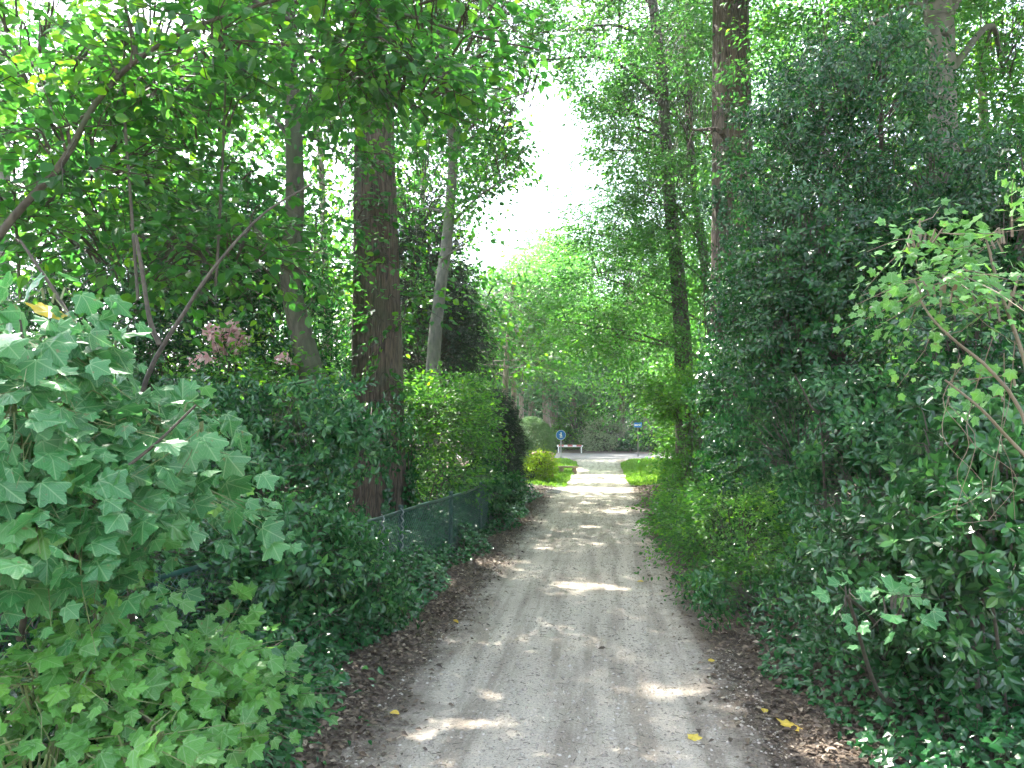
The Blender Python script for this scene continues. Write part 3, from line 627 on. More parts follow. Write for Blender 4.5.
# ================================================================== LEFT SIDE
# big oak behind the fence
oakL = tree('oak_tree', 'massive straight oak with ridged brown bark standing just behind the green fence', [P(380, 548, 10), P(378, 400, 10), P(376, 250, 10), P(375, 100, 10), P(380, -150, 10.2), P(395, -420, 10.5)], .385, .17, M['oakbark'],
            [wblob(-3.2, 10, 10.5, 3.2, 3, 2.2, 620), wblob(-1.4, 9.2, 9.6, 2.2, 2.2, 1.2, 220), wblob(-4.2, 13.5, 12.5, 2.8, 3, 2, 1000), wblob(-2.4, 12.4, 9.2, 1.6, 1.8, .7, 260), wblob(-5.5, 8, 11, 2.4, 2.4, 1.6, 300), wblob(-5.2, 11, 10.5, 2.2, 2.6, 1.6, 170), wblob(-3, 10, 13, 3, 3, 2, 420),
             blob(345, 215, 9.5, 34, 26, .35, 16), blob(395, 245, 9.5, 34, 18, .3, 14), blob(395, 315, 9.4, 34, 28, .35, 20), blob(425, 180, 9.7, 30, 50, .5, 20), blob(370, 385, 9.4, 46, 20, .35, 20)],
            'linden', fkw=dict(carve=.40), seg=110, rings=200, ridge=.05, flare=1.25)
# slim pale trunk leaning
tree('slender_tree', 'slim pale grey tree leaning slightly right beside the massive oak', [P(432, 470, 14), P(433, 375, 14), P(438, 310, 14), P(449, 220, 14), P(452, 140, 14), P(440, 40, 14), P(430, -80, 14)], .15, .05, M['greybark'],
     [blob(480, 130, 14, 50, 60, 1.2, 150), blob(430, 90, 14.5, 60, 60, 1.2, 140), blob(505, 180, 13.5, 42, 42, .9, 85), blob(460, 30, 14, 70, 40, 1.4, 150), wblob(-3.2, 15, 11.8, 2.4, 2.6, 1.3, 520), wblob(-4.5, 17.5, 12.5, 2.6, 2.6, 1.5, 700), wblob(-3.7, 19.8, 11.6, 2.3, 2.4, 1.4, 700), wblob(-2.9, 17.2, 10.8, 1.8, 2, 1, 300), blob(520, 95, 13.5, 38, 55, 1, 90),
      blob(470, 240, 13.6, 30, 30, .6, 26), blob(415, 210, 14.6, 40, 60, .8, 70)], 'linden', fkw=dict(carve=.36, Mn=11), limb_r=.2, seg=16)
# dark curved trunk
tree('curved_tree', 'dark mossy trunk curving upward among the left hand shrubs', [P(318, 470, 8.5), P(312, 380, 8.5), P(302, 335, 8.5), P(291, 280, 8.5), P(295, 200, 8.5), P(293, 110, 8.5), P(288, 0, 8.6), P(300, -150, 8.8)], .15, .07, M['darkbark'],
     [blob(300, 60, 8.8, 60, 50, 1, 110), blob(240, 110, 9, 60, 60, 1, 60), blob(335, 150, 8.7, 30, 50, .6, 26), blob(265, 0, 8.8, 80, 40, 1.2, 110), blob(320, 250, 8.8, 50, 45, .7, 50)], 'linden', fkw=dict(carve=.38), limb_r=.2, seg=18,
     stubs=[(spline([P(298, 275, 8.5), P(280, 258, 8.3), P(262, 240, 8.2), P(250, 220, 8.1)], 12), np.linspace(.07, .025, 12))])
# foreground broadleaf tree, boughs arching over from the left
bl = [blob(70, 150, 4.3, 40, 30, .3, 16), blob(130, 75, 4.3, 40, 24, .3, 14), blob(210, 40, 4.4, 45, 24, .3, 16), blob(40, 40, 4.6, 75, 60, .8, 75), blob(150, 30, 5, 80, 50, .9, 75), blob(90, 140, 5.2, 90, 60, .8, 110), blob(60, 90, 6.4, 90, 60, .9, 110), blob(150, 60, 6.6, 80, 50, .9, 90), blob(320, 60, 6.8, 60, 50, .9, 90), blob(200, 130, 5.6, 70, 60, .8, 26), blob(30, 200, 5, 70, 60, .7, 60), blob(130, 240, 5.4, 90, 50, .7, 75),
      blob(230, 240, 5.6, 70, 50, .6, 50), blob(330, 35, 5.2, 80, 40, .7, 58), blob(430, 40, 5.4, 70, 48, .7, 60), blob(400, 85, 5.6, 60, 30, .5, 34), blob(480, 85, 5.8, 40, 45, .5, 40),
      wblob(-1.6, 4.4, 4.8, 1.5, 1.2, .6, 70), wblob(-3.5, 4.4, 5.4, 1.8, 1.8, .8, 130), wblob(-2.6, 5, 7, 2.2, 2.2, 1.2, 90)]
st = [P(-60, 600, 4.3), P(-50, 330, 4.4), P(0, 235, 4.4), P(60, 165, 4.4), P(98, 100, 4.4), P(140, 58, 4.4), P(200, 25, 4.5), P(290, -3, 4.6), P(390, -20, 4.8)]
tree('broadleaf_tree', 'arching dark boughs of a broadleaved tree overhanging from the left edge of the picture', [np.array([P(-60, 600, 4.3)[0], 4.3, 0])] + st[1:], .03, .006, M['darkbark'], bl, 'sycs', limbs=False, fkw=dict(carve=.40, size=.11, Mn=9), seg=12, rings=60, flare=1.1,
     stubs=[(spline([P(137, 60, 4.4), P(130, 25, 4.4), P(125, 0, 4.4), P(128, -60, 4.4)], 10), np.linspace(.018, .008, 10)), (spline([P(126, 0, 4.6), P(124, 100, 4.6), P(130, 190, 4.6), P(138, 300, 4.6)], 14), np.linspace(.008, .011, 14)),
            (spline([P(235, -10, 5.2), P(300, 22, 5.2), P(380, 10, 5.2), P(470, 35, 5.3), P(540, 50, 5.4)], 20), np.linspace(.02, .006, 20)), (spline([P(98, 100, 4.4), P(70, 125, 4.6), P(20, 130, 4.8)], 8), np.linspace(.012, .004, 8)),
            (spline([P(215, 300, 5.2), P(222, 170, 5.2), P(226, 60, 5.2), P(225, -20, 5.2)], 16), np.linspace(.012, .006, 16)), (spline([P(20, 300, 5.2), P(14, 150, 5.2), P(22, 20, 5.2)], 12), np.linspace(.012, .006, 12))])
# sycamore with the huge leaves
def sycbase():
    base = P(128, 560, 2.9); return base
sb = sycbase()
sbl = [blob(50, 292, 2.5, 24, 14, .15, 3), blob(35, 340, 2.45, 50, 28, .3, 22), blob(120, 352, 2.7, 30, 12, .2, 4), blob(30, 410, 2.35, 55, 40, .5, 44), blob(100, 440, 2.55, 50, 28, .45, 28), blob(160, 412, 2.8, 30, 20, .35, 14),
       blob(205, 425, 2.7, 8, 8, .1, 2), blob(20, 490, 2.3, 55, 38, .5, 56), blob(90, 495, 2.5, 60, 26, .45, 38), blob(175, 490, 2.9, 40, 24, .35, 24), blob(10, 560, 2.3, 45, 30, .35, 30), blob(80, 560, 2.6, 45, 18, .3, 14)]
root = shrub('sycamore_sapling', 'leafy sycamore sapling with very large grey green lobed leaves in the near left corner', (sb[0], sb[1]), sbl, 'syc', 'sapling', carve=.25, shell=.1, twig=.9, twig_mat='greentwig', stem_mat='twig', size=.100, rare=.001, Mn=6, L=.32, holes=False,
             stems=[([np.array([sb[0] + .05, sb[1], -.05]), P(128, 430, 2.9), P(112, 395, 2.9), P(92, 360, 2.9), P(60, 300, 2.95), P(20, 240, 3)], .016, .006),
                    ([P(131, 440, 2.9), P(150, 370, 2.95), P(186, 310, 3), P(214, 268, 3.05), P(262, 215, 3.15), P(312, 184, 3.3)], .011, .004),
                    ([P(160, 345, 2.97), P(150, 320, 2.97), P(142, 270, 2.97), P(136, 235, 2.97)], .012, .007), ([P(70, 580, 2.3), P(95, 500, 2.3), P(160, 440, 2.4), P(196, 405, 2.45)], .008, .004),
                    ([P(20, 640, 2.2), P(40, 520, 2.2), P(30, 400, 2.25), P(20, 320, 2.3)], .010, .004)])
# small bright maples below
shrub('maple_seedling', 'bright yellow green young maple growing over the near end of the fence', G(110, 730), [blob(95, 645, 2.35, 45, 30, .2, 22), blob(50, 690, 2.2, 55, 40, .2, 30), blob(100, 605, 2.5, 14, 14, .1, 3)], 'young', 'seedling', carve=.15, shell=.05, twig=.9, twig_mat='greentwig', stem_mat='tantwig', holes=False)
shrub('maple_seedling', 'low pale green maple seedling at the very bottom of the left bank', G(130, 750), [blob(40, 750, 2.05, 70, 32, .2, 32), blob(140, 745, 2.15, 50, 28, .2, 26)], 'young', 'seedling', carve=.15, shell=.05, twig=.9, twig_mat='greentwig', stem_mat='tantwig', holes=False)
shrub('maple_bush', 'waist high light green maple bush between the fence and the dirt verge', G(205, 715), [blob(190, 675, 2.75, 44, 32, .25, 46), blob(222, 665, 2.9, 28, 28, .2, 22)], 'young', 'bush', carve=.2, shell=.1, size=.075, Mn=8, twig=.9, twig_mat='greentwig', stem_mat='tantwig', mat=M['youngmaple'], holes=False)
shrub('bramble', 'dark tangled low undergrowth behind the near fence rail', P(120, 640, 3.6)[:2], [blob(90, 600, 4.1, 130, 60, .3, 380), blob(250, 570, 5.2, 60, 60, .4, 240), blob(20, 540, 4.0, 90, 80, .3, 300), blob(20, 640, 3.4, 80, 60, .2, 200), blob(60, 720, 2.6, 110, 50, .3, 120), blob(210, 700, 3.0, 50, 40, .2, 60)], 'hornbeam', 'bramble', size=.06, carve=.35, holes=False, mat=M['viburnum'])
# evergreen shrub bulging over the fence
shrub('viburnum', 'broad dusty green evergreen shrub bulging over the fence in front of the oak', P(310, 600, 5.6)[:2],
      [blob(320, 430, 6.2, 70, 65, .8, 360), blob(260, 500, 5.4, 60, 60, .7, 260), blob(340, 500, 6, 45, 60, .6, 220), blob(310, 580, 5.2, 50, 45, .5, 260), blob(285, 550, 4.5, 40, 30, .3, 130), blob(225, 440, 5.8, 60, 55, .7, 200), blob(360, 590, 5.6, 30, 40, .3, 70)], 'viburnum', carve=.3, size=.075)
shrub('laurel', 'thin yellow speckled laurel shrub half hidden behind the dusty evergreen shrub', P(265, 560, 7.2)[:2], [blob(250, 480, 7, 50, 60, .6, 120), blob(275, 415, 7.4, 40, 30, .6, 50)], 'hornbeam', carve=.36)
# dark holly and conifer behind
shrub('holly_tree', 'dark spiny holly filling the shade behind the left hand boughs', P(230, 520, 9)[:2], [blob(170, 265, 9, 80, 65, 1, 560), blob(250, 240, 9.4, 60, 65, 1, 420), blob(110, 210, 9.2, 70, 50, 1, 300), blob(190, 190, 9.4, 50, 40, .9, 190), blob(110, 330, 8.6, 90, 70, 1, 450), blob(290, 320, 9.6, 40, 50, .8, 220), blob(170, 400, 8.6, 70, 70, 1, 260), blob(270, 370, 9.2, 50, 50, .8, 150), blob(20, 300, 8.6, 80, 80, 1, 280), blob(60, 440, 8, 100, 80, 1, 300), blob(240, 460, 9, 80, 60, 1, 220)], 'holly', 'holly', carve=.34, scale=1.15)
shrub('conifer', 'dark blue green conifer between the oak and the slim pale tree', P(425, 520, 17)[:2], [blob(430, 270, 17, 38, 50, 1, 230), blob(425, 340, 17, 48, 55, 1.2, 320), blob(440, 410, 17, 52, 50, 1.2, 280), blob(418, 220, 17, 22, 30, .6, 80)], 'yew', 'conifer', carve=.3, scale=1.6)
# pink flowering shrub
def flowers(mb):
    for c, r, n in [blob(226, 338, 8.3, 22, 20, .3, 60), blob(285, 364, 8.3, 9, 7, .2, 8), blob(205, 362, 7.9, 10, 8, .2, 8)]:
        for q in range(n):
            o = c + unit(R.normal(size=3)) * r * R.uniform(.3, 1); k = 12; dd = unit(R.normal(size=(k, 3)) + np.array([0, -.4, .4])); mb.leaves(ROUND, o + dd * .035, unit(R.normal(size=(k, 3))), dd, .05, R.random(k), 2)
fl_bl = [blob(226, 375, 8.1, 40, 40, .3, 60), blob(280, 385, 8.2, 36, 24, .3, 40)]
fr = empty('flowering_shrub', (P(228, 500, 8.1)[0], 8.1, 0), 'pink flowering shrub glimpsed through a gap in the dark holly', 'flowering shrub')
fm = MB(); foliage(fm, fl_bl, 'hornbeam', carve=.3, holes=False); fm.build('foliage', [M['hornbeam'], M['twig']], fr)
fm = MB(); flowers(fm); fm.build('blossom', [M['pink'], M['twig'], M['pink']], fr)
sbm = MB()
for c in (P(215, 360, 8.1), P(240, 350, 8.1), P(285, 372, 8.1)): sbm.tube(spline([np.array([fr.location[0], 8.1, -.05]), (c + np.array([fr.location[0], 8.1, 0])) / 2 + [0.1, 0, 0], c], 10), np.linspace(.02, .006, 10), 6)
sbm.build('stem', M['twig'], fr)
# hedges beyond the oak
shrub('hornbeam_hedge', 'loose bright green hedge right behind the far end of the fence', P(440, 540, 10.2)[:2], [blob(425, 425, 10.5, 38, 36, .6, 250), blob(450, 440, 11.5, 34, 36, .6, 200), blob(435, 470, 10, 36, 26, .5, 180), blob(470, 410, 13.5, 28, 24, .7, 130), blob(445, 395, 12, 34, 20, .6, 110), blob(395, 470, 10.8, 30, 40, .4, 90)], 'hornbeam', 'hedge', carve=.36, mat=M['mixhedge'])
shrub('yew_bush', 'near black rounded yew bush at the corner beside the side opening', P(512, 510, 15)[:2], [blob(500, 448, 15, 18, 34, .5, 340), blob(492, 412, 15.2, 18, 22, .5, 150), blob(508, 478, 14.8, 12, 12, .35, 80)], 'yew', 'bush', carve=.2, cull=False, L=.25)
shrub('privet_bush', 'dark green undergrowth covering the far end of the fence', P(478, 520, 12.5)[:2], [blob(488, 488, 11.6, 24, 16, .4, 190), blob(500, 494, 13.4, 14, 10, .3, 70), blob(450, 468, 12, 34, 26, .5, 150)], 'viburnum', 'bush', carve=.3)
# ivy on the oak
def climb(label, base, ctr, r, z0, z1, n, a0, a1, lean=(0, 0)):
    mb = MB(); z = z0 + (z1 - z0) * R.random(n) ** 1.3; a = R.uniform(a0, a1, n); rr = r + R.random(n) ** 1.5 * .10
    k = vnoise(np.stack([np.cos(a) * 3, np.sin(a) * 3, z * 1.2], 1), 70) > .25 + .4 * (z - z0) / (z1 - z0); z, a, rr = z[k], a[k], rr[k]; N = len(z)
    cx = ctr[0] + lean[0] * z; cy = ctr[1] + lean[1] * z
    p = np.stack([cx + np.cos(a) * rr, cy + np.sin(a) * rr, z], 1); o = np.stack([np.cos(a), np.sin(a), np.full(N, .35)], 1)
    mb.leaves(IVY, p, np.stack([R.normal(0, .5, N), R.normal(0, .5, N), np.full(N, -1.0)], 1) + o * .3, o + R.normal(0, .35, (N, 3)), R.uniform(.05, .10, N), np.clip(R.beta(2, 2.5, N) * .9, 0, 1))
    root = empty('climbing_ivy', (ctr[0], ctr[1] - r, 0), label, 'ivy'); mb.build('foliage', [M['ivy'], M['twig']], root)
    for k in range(4):
        a = a0 + (a1 - a0) * (k + .5) / 4; zz = np.linspace(0, z1 * .8, 14); sb2 = MB(); aa = a + .25 * np.sin(zz * 1.3 + k)
        sb2.tube(np.stack([ctr[0] + lean[0] * zz + np.cos(aa) * (r + .01), ctr[1] + lean[1] * zz + np.sin(aa) * (r + .01), zz], 1), np.linspace(.014, .006, 14), 5); sb2.build('stem', M['twig'], root)
oc = P(380, 540, 10)
climb('dark ivy climbing the right flank of the massive left oak', oc, (oc[0], 10), .40, 0, 1.9, 1500, -1.2, 1.0)
oc2 = P(734, 560, 12)
climb('glossy ivy sleeve covering the lower trunk of the tall right oak', oc2, (oc2[0], 12), .40, 0, 5.2, 5200, -3.1, .1)
# background garden trees on the left
tree('background_tree', 'thin pale trunk at the extreme left edge with sparse leaves above', [np.array([P(2, 400, 11)[0], 11, 0]), P(4, 200, 11), P(3, 60, 11), P(-5, -100, 11)], .10, .05, M['greybark'], [blob(20, 30, 11, 80, 70, 1.5, 130), blob(-20, 160, 11.5, 80, 70, 1.5, 110), blob(90, 90, 12, 70, 60, 1.5, 70)], 'linden', fkw=dict(scale=1.2), limb_r=.2)
def wood(name, label, x, y, h, r, sp, n, m='farbark', scale=1.0, grp=None, tr=.16, low=.35, mat=None, cull=True):
    root_pts = [np.array([x, y, -.1]), np.array([x + random.uniform(-.2, .2), y, h * .35]), np.array([x + random.uniform(-.3, .3), y, h * .8])]
    bls = [wblob(x + random.uniform(-.5, .5) * r, y + random.uniform(-.5, .5) * r, h * (low + (1 - low) * q), r * (1.0 - .45 * q), r * (1.0 - .45 * q), h * .17, n / 5) for q in (.1, .3, .5, .7, .88)]
    bls += [wblob(x + math.cos(a) * r * .7, y + math.sin(a) * r * .7, h * (low + .1 + .25 * random.random()), r * .5, r * .5, h * .1, n / 12) for a in (.3, 1.9, 3.3, 4.4, 5.4)]
    return tree(name, label, root_pts, tr, tr * .4, M[m], bls, sp, group=grp, fkw=dict(scale=scale, carve=.4, cull=cull, twig=.3), limb_r=.22, seg=10, rings=14)
wood('background_tree', 'mid green garden tree behind the dark holly on the left', -7.5, 13, 5.6, 2.6, 'linden', 500, scale=1.6, low=.2)
wood('background_tree', 'shadowy garden tree seen low between the oak and the curved trunk', -6.4, 17, 10.5, 3.0, 'linden', 620, scale=1.7, low=.15)
wood('background_tree', 'leafy tree far behind the slim pale trunk', -5.4, 23, 12.5, 3.4, 'linden', 900, scale=1.9, low=.12)
wood('background_tree', 'bright tree filling the view behind the near black yew bush', -3.8, 32.5, 8.8, 3.0, 'beech', 900, scale=1.9, low=.42)
wood('background_tree', 'leafy tree between the near black yew bush and the far rounded hedge', -3.5, 28.3, 8.4, 2.6, 'beech', 700, scale=1.7, low=.52)
wood('background_tree', 'broad pale tree beyond the clipped hedge near the road', -4.2, 40, 11, 3.6, 'far', 800, scale=.9, low=.25)
wood('background_tree', 'roadside tree whose boughs hang over the end of the path', -3.2, 45, 10, 3.0, 'far', 600, scale=.9, low=.35)

# ================================================================== RIGHT SIDE
tree('oak_tree', 'tall straight ridged oak rising through the right hand evergreens', [P(734, 590, 12), P(734, 400, 12), P(733, 250, 12), P(732, 100, 12), P(730, -60, 12), P(728, -400, 12.2)], .39, .22, M['oakbark'],
     [wblob(1.4, 12, 9.5, 3.0, 3, 1.8, 520), wblob(3.8, 12.5, 9, 2.6, 2.8, 1.6, 420), wblob(2.2, 13.5, 12, 3.4, 3.4, 2.4, 560), wblob(2.6, 9.6, 9, 2.4, 2, 1.4, 360), wblob(4.6, 10, 10, 2.4, 2.4, 2, 360), wblob(.4, 14, 9.6, 1.6, 2, 1.2, 180), wblob(5.5, 14, 11, 3, 3, 2.4, 360),
      blob(745, 40, 11.4, 24, 30, .3, 16), blob(700, 130, 11.6, 30, 50, .5, 30), blob(760, 150, 11.4, 20, 50, .4, 26), blob(725, 170, 11.5, 22, 20, .25, 10)], 'oak', fkw=dict(carve=.36), seg=110, rings=200, ridge=.05)
tree('oak_tree', 'second thinner dark trunk further back between the tall right oak and the path', [np.array([P(686, 500, 16.8)[0], 16.8, 0]), P(685, 430, 16.8), P(683, 350, 16.8), P(677, 270, 16.8), P(668, 180, 16.8), P(660, 60, 17), P(640, -80, 17)], .23, .09, M['darkbark'],
     [blob(640, 130, 19, 55, 50, 1.6, 380), blob(690, 60, 19.5, 60, 60, 1.8, 420), blob(600, 60, 18.5, 40, 50, 1.4, 230), blob(625, 0, 18.5, 70, 45, 2, 320), blob(690, 170, 19.5, 50, 60, 1.6, 200), blob(604, 110, 18.3, 24, 24, 1, 50), blob(572, 30, 18, 36, 34, 1, 120), blob(545, 60, 17.6, 20, 18, .7, 30)], 'oak', fkw=dict(carve=.38, scale=1.15), limb_r=.24, seg=24, rings=60, flare=1.2)
tree('beech_tree', 'beech with fine layered sprays drooping over the right of the path', [np.array([P(712, 500, 17)[0], 17, 0]), P(712, 330, 17), P(700, 230, 17), P(690, 140, 17), P(688, 20, 17), P(690, -100, 17)], .13, .05, M['darkbark'],
     [blob(640, 200, 16.5, 50, 40, 1.4, 220), blob(610, 280, 16, 52, 42, 1.4, 230), blob(650, 290, 18.2, 50, 50, 1.0, 220), blob(585, 325, 15.8, 40, 26, 1.2, 90), blob(632, 340, 16.2, 46, 24, 1.0, 130), blob(695, 240, 17, 40, 60, .8, 150), blob(705, 340, 17, 36, 50, .8, 120),
      blob(600, 235, 16.5, 40, 36, 1.2, 140), blob(650, 100, 16.8, 55, 55, 1.4, 240), blob(668, 195, 15.4, 34, 46, .7, 170), blob(675, 110, 15.4, 36, 50, .7, 170), blob(652, 40, 15.8, 50, 40, .9, 190), blob(610, 150, 16.6, 30, 34, .9, 90), blob(700, 60, 16, 30, 60, .8, 130)], 'beech', fkw=dict(carve=.36, cull=True), limb_r=.16, seg=14)
tree('smooth_beech', 'smooth pale grey beech trunk with sawn branch stubs at the top right', [np.array([P(948, 500, 8.5)[0], 8.5, 0]), P(945, 300, 8.5), P(941, 100, 8.5), P(940, 40, 8.5), P(936, -30, 8.5), P(930, -250, 8.6)], .165, .13, M['beechbark'],
     [wblob(5.2, 9, 8.2, 2.4, 2.4, 1.2, 380), wblob(3.6, 7.2, 8.2, 2.2, 2, 1.1, 320), wblob(5.4, 6.5, 9, 2.4, 2.4, 1.6, 360), wblob(3.2, 5, 8, 2, 1.8, 1.2, 260), blob(1000, 60, 9.5, 50, 70, 1, 170), blob(880, 20, 9, 50, 40, .8, 100), blob(985, 150, 9.8, 50, 50, .8, 120), blob(830, 40, 9.6, 50, 50, .8, 110)], 'beech', fkw=dict(carve=.36), limb_r=.25, seg=40, rings=90, ridge=.012,
     stubs=[(np.array([P(944, 34, 8.45), P(948, 31, 8.28), P(951, 30, 8.2)]), [.06, .048, .045]), (np.array([P(944, 61, 8.45), P(948, 58, 8.28), P(951, 57, 8.2)]), [.06, .048, .045]), (spline([P(944, 30, 8.5), P(950, 12, 8.5), P(962, -10, 8.5)], 8), np.linspace(.07, .05, 8))])
hol = [blob(850, 110, 7.6, 60, 70, .9, 420), blob(800, 150, 7.8, 50, 70, .9, 250), blob(880, 210, 7.2, 60, 70, .8, 330), blob(820, 260, 7.4, 60, 70, .9, 480), blob(870, 330, 6.8, 60, 60, .7, 430), blob(800, 350, 7.4, 50, 60, .8, 380), blob(935, 190, 7.2, 40, 50, .6, 160), blob(940, 270, 6.6, 50, 60, .7, 250), blob(770, 250, 8, 30, 80, .5, 150)]
shrub('holly_tree', 'tall glossy dark holly right of the ridged oak, with a thin bare leader', P(870, 560, 7.6)[:2], hol, 'holly', 'holly', carve=.36, stems=[([np.array([P(878, 560, 7.4)[0], 7.4, -.05]), P(878, 320, 7.4), P(881, 150, 7.4), P(880, 60, 7.4)], .035, .012), ([np.array([P(840, 560, 7.4)[0], 7.4, -.05]), P(830, 300, 7.4), P(815, 160, 7.6)], .03, .010)])
shrub('holly_tree', 'younger holly crowding the right edge behind the pale maple spray', P(1010, 560, 5.6)[:2], [blob(1000, 260, 5.8, 60, 70, .6, 260), blob(1030, 190, 6.2, 40, 50, .6, 130), blob(960, 350, 5.6, 50, 60, .6, 220), blob(1020, 370, 5.2, 50, 60, .6, 210)], 'holly', 'holly', carve=.36)
shrub('ivy_thicket', 'dark ivy thicket wrapped round the foot of the tall right oak', P(735, 570, 10.5)[:2], [blob(740, 330, 11.2, 32, 50, .5, 220), blob(752, 400, 10.8, 40, 60, .6, 330), blob(765, 480, 9.6, 45, 60, .7, 340), blob(745, 515, 9.4, 30, 40, .5, 170)], 'holly', 'ivy thicket', carve=.3, tpl=IVY, size=.085, Mn=18, mat=M['holly'])
shrub('viburnum', 'grey green evergreen shrub beside the path below the tall holly', P(820, 620, 5.9)[:2], [blob(800, 430, 6.4, 60, 50, .6, 280), blob(860, 430, 6, 60, 50, .6, 260), blob(800, 510, 5.8, 70, 45, .6, 300), blob(880, 500, 5.4, 60, 45, .6, 240), blob(780, 580, 5.9, 60, 45, .5, 260)], 'viburnum', carve=.33, size=.072, rare=.004, stems=[([np.array([P(830, 600, 5.8)[0], 5.8, 0]), P(822, 440, 5.7), P(810, 405, 5.6), P(795, 375, 5.6)], .012, .005), ([np.array([P(850, 610, 5.8)[0], 5.8, 0]), P(870, 500, 5.8), P(880, 420, 5.8)], .018, .008)])
shrub('rhododendron', 'rhododendron with long pale shining leaves at the right edge', P(1010, 640, 3.9)[:2], [blob(1000, 470, 3.7, 45, 60, .35, 90), blob(960, 520, 3.9, 45, 45, .35, 70), blob(1010, 550, 3.5, 45, 45, .3, 60), blob(940, 440, 4.2, 40, 40, .35, 50)], 'rhodo', carve=.3)
shrub('laurel', 'dark low shrub above the ivy bank in the lower right corner', P(930, 660, 4.4)[:2], [blob(900, 580, 4.5, 80, 55, .5, 260), blob(990, 610, 4.1, 70, 55, .45, 220), blob(840, 610, 4.8, 50, 40, .4, 140), blob(940, 520, 4.8, 70, 50, .5, 200)], 'viburnum', 'laurel', carve=.33, size=.07, mat=M['rhodo'])
shrub('privet_bush', 'small leaved dark bush at the path edge in front of the ivy thicket', P(735, 590, 7.9)[:2], [blob(735, 540, 7.9, 45, 45, .5, 240), blob(708, 530, 9.4, 22, 40, .4, 150), blob(760, 600, 6.8, 40, 35, .4, 150)], 'hornbeam', 'bush', carve=.33, size=.055, tw=.35, Mn=26, mat=M['mixhedge'])
# near maple branch with bare tangled stems
mp_st = [([np.array([P(1070, 640, 2.6)[0], 2.6, -.05]), P(1058, 560, 2.6), P(1040, 470, 2.6), P(1018, 405, 2.6), P(985, 365, 2.6), P(960, 345, 2.6), P(935, 322, 2.6), P(920, 300, 2.65)], .008, .003), ([P(1040, 470, 2.6), P(1010, 440, 2.6), P(980, 408, 2.55), P(945, 380, 2.55)], .007, .003),
         ([P(1050, 500, 2.65), P(1030, 380, 2.65), P(1000, 290, 2.7), P(985, 235, 2.7)], .009, .003)]
for k in range(6):
    x = 955 + k * 11; mp_st.append(([P(x + 5, 350 + random.uniform(-30, 40), 2.7), P(x + random.uniform(-30, 25), 400, 2.75), P(x + random.uniform(-25, 20), 440, 2.7), P(x + random.uniform(-40, 30), 480 + random.uniform(-20, 40), 2.75), P(x + random.uniform(-60, 40), 520, 2.8)], .0016, .0009))
mb0 = [blob(915, 235, 2.65, 30, 16, .15, 11), blob(940, 285, 2.6, 36, 26, .15, 14), blob(1000, 300, 2.6, 34, 36, .15, 12), blob(1010, 240, 2.7, 34, 24, .15, 8), blob(1018, 380, 2.6, 20, 30, .15, 4)]
mroot = shrub('maple_sapling', 'pale bright maple sapling leaning in at the right with tan bare tangled stems', P(1070, 640, 2.6)[:2], mb0, 'young', 'sapling', carve=.1, shell=.05, twig=1, twig_mat='tantwig', stem_mat='tantwig', stems=mp_st, size=.036, Mn=15, L=.22, holes=False)
shrub('maple_seedling', 'single maple seedling with a few broad pale leaves against the dark right bushes', G(895, 690), [blob(890, 608, 3.1, 34, 14, .1, 6), blob(850, 598, 3.1, 14, 10, .08, 3)], 'young', 'seedling', carve=0, shell=.05, mat=M['sycamore'], size=.066, Mn=5, L=.18, twig=1, holes=False)
# sunlit hedge along the path
shrub('hazel_hedge', 'sunlit bright green hedge hugging the far right edge of the path', P(672, 520, 14)[:2], [blob(688, 430, 14.6, 24, 40, .7, 360), blob(694, 470, 12.5, 32, 50, .6, 420), blob(680, 485, 15, 14, 28, .6, 180), blob(676, 395, 15.2, 26, 24, .6, 210), blob(684, 525, 11, 20, 20, .4, 130)], 'hornbeam', 'hedge', carve=.3, Mn=20)
shrub('hazel_hedge', 'further pale green hedge beside the right grass verge', P(662, 480, 20)[:2], [blob(684, 440, 20, 12, 30, .5, 190), blob(684, 400, 21, 14, 22, .6, 120), blob(705, 420, 18, 40, 50, 1, 220)], 'hornbeam', 'hedge', carve=.3, scale=1.2)
for k, (x, y, h, r, lb, n_) in enumerate([(6.5, 14, 10.5, 3.2, 'broad sunlit tree behind the tall right holly', 900), (9.5, 11, 11, 3.4, 'yellow green tree at the far right behind the pale beech trunk', 900), (6.2, 20, 13, 3.4, 'leafy tree behind the ridged right oak', 900), (4.8, 27, 14, 3.4, 'tall tree behind the layered beech sprays', 900), (11, 17, 13, 4, 'large tree glimpsed in the gaps of the younger holly', 800)]):
    wood('background_tree', lb, x, y, h, r, 'hornbeam' if k in (0, 1, 4) else 'beech', n_, scale=1.8, low=.12)

# ================================================================== FAR END
shrub('clipped_hedge', 'rounded pale green clipped hedge dome beyond the black yew bush', P(532, 460, 24.5)[:2], [blob(531, 446, 24.5, 22, 27, .8, 2600)], 'lime', 'hedge', carve=.0, shell=.93, scale=1.0, L=.10, Wd=.05, size=.06, ground=-.2, Mn=9, cull=False, holes=False, mat=M['palefar2'], twig=0)
shrub('clipped_hedge', 'low glowing yellow green hedge at the bend beside a wooden post', P(538, 482, 20.5)[:2], [blob(541, 468, 20.2, 10, 14, .3, 210), blob(532, 476, 20, 9, 11, .3, 100)], 'lime', 'hedge', carve=0, shell=.6, cull=False, holes=False)
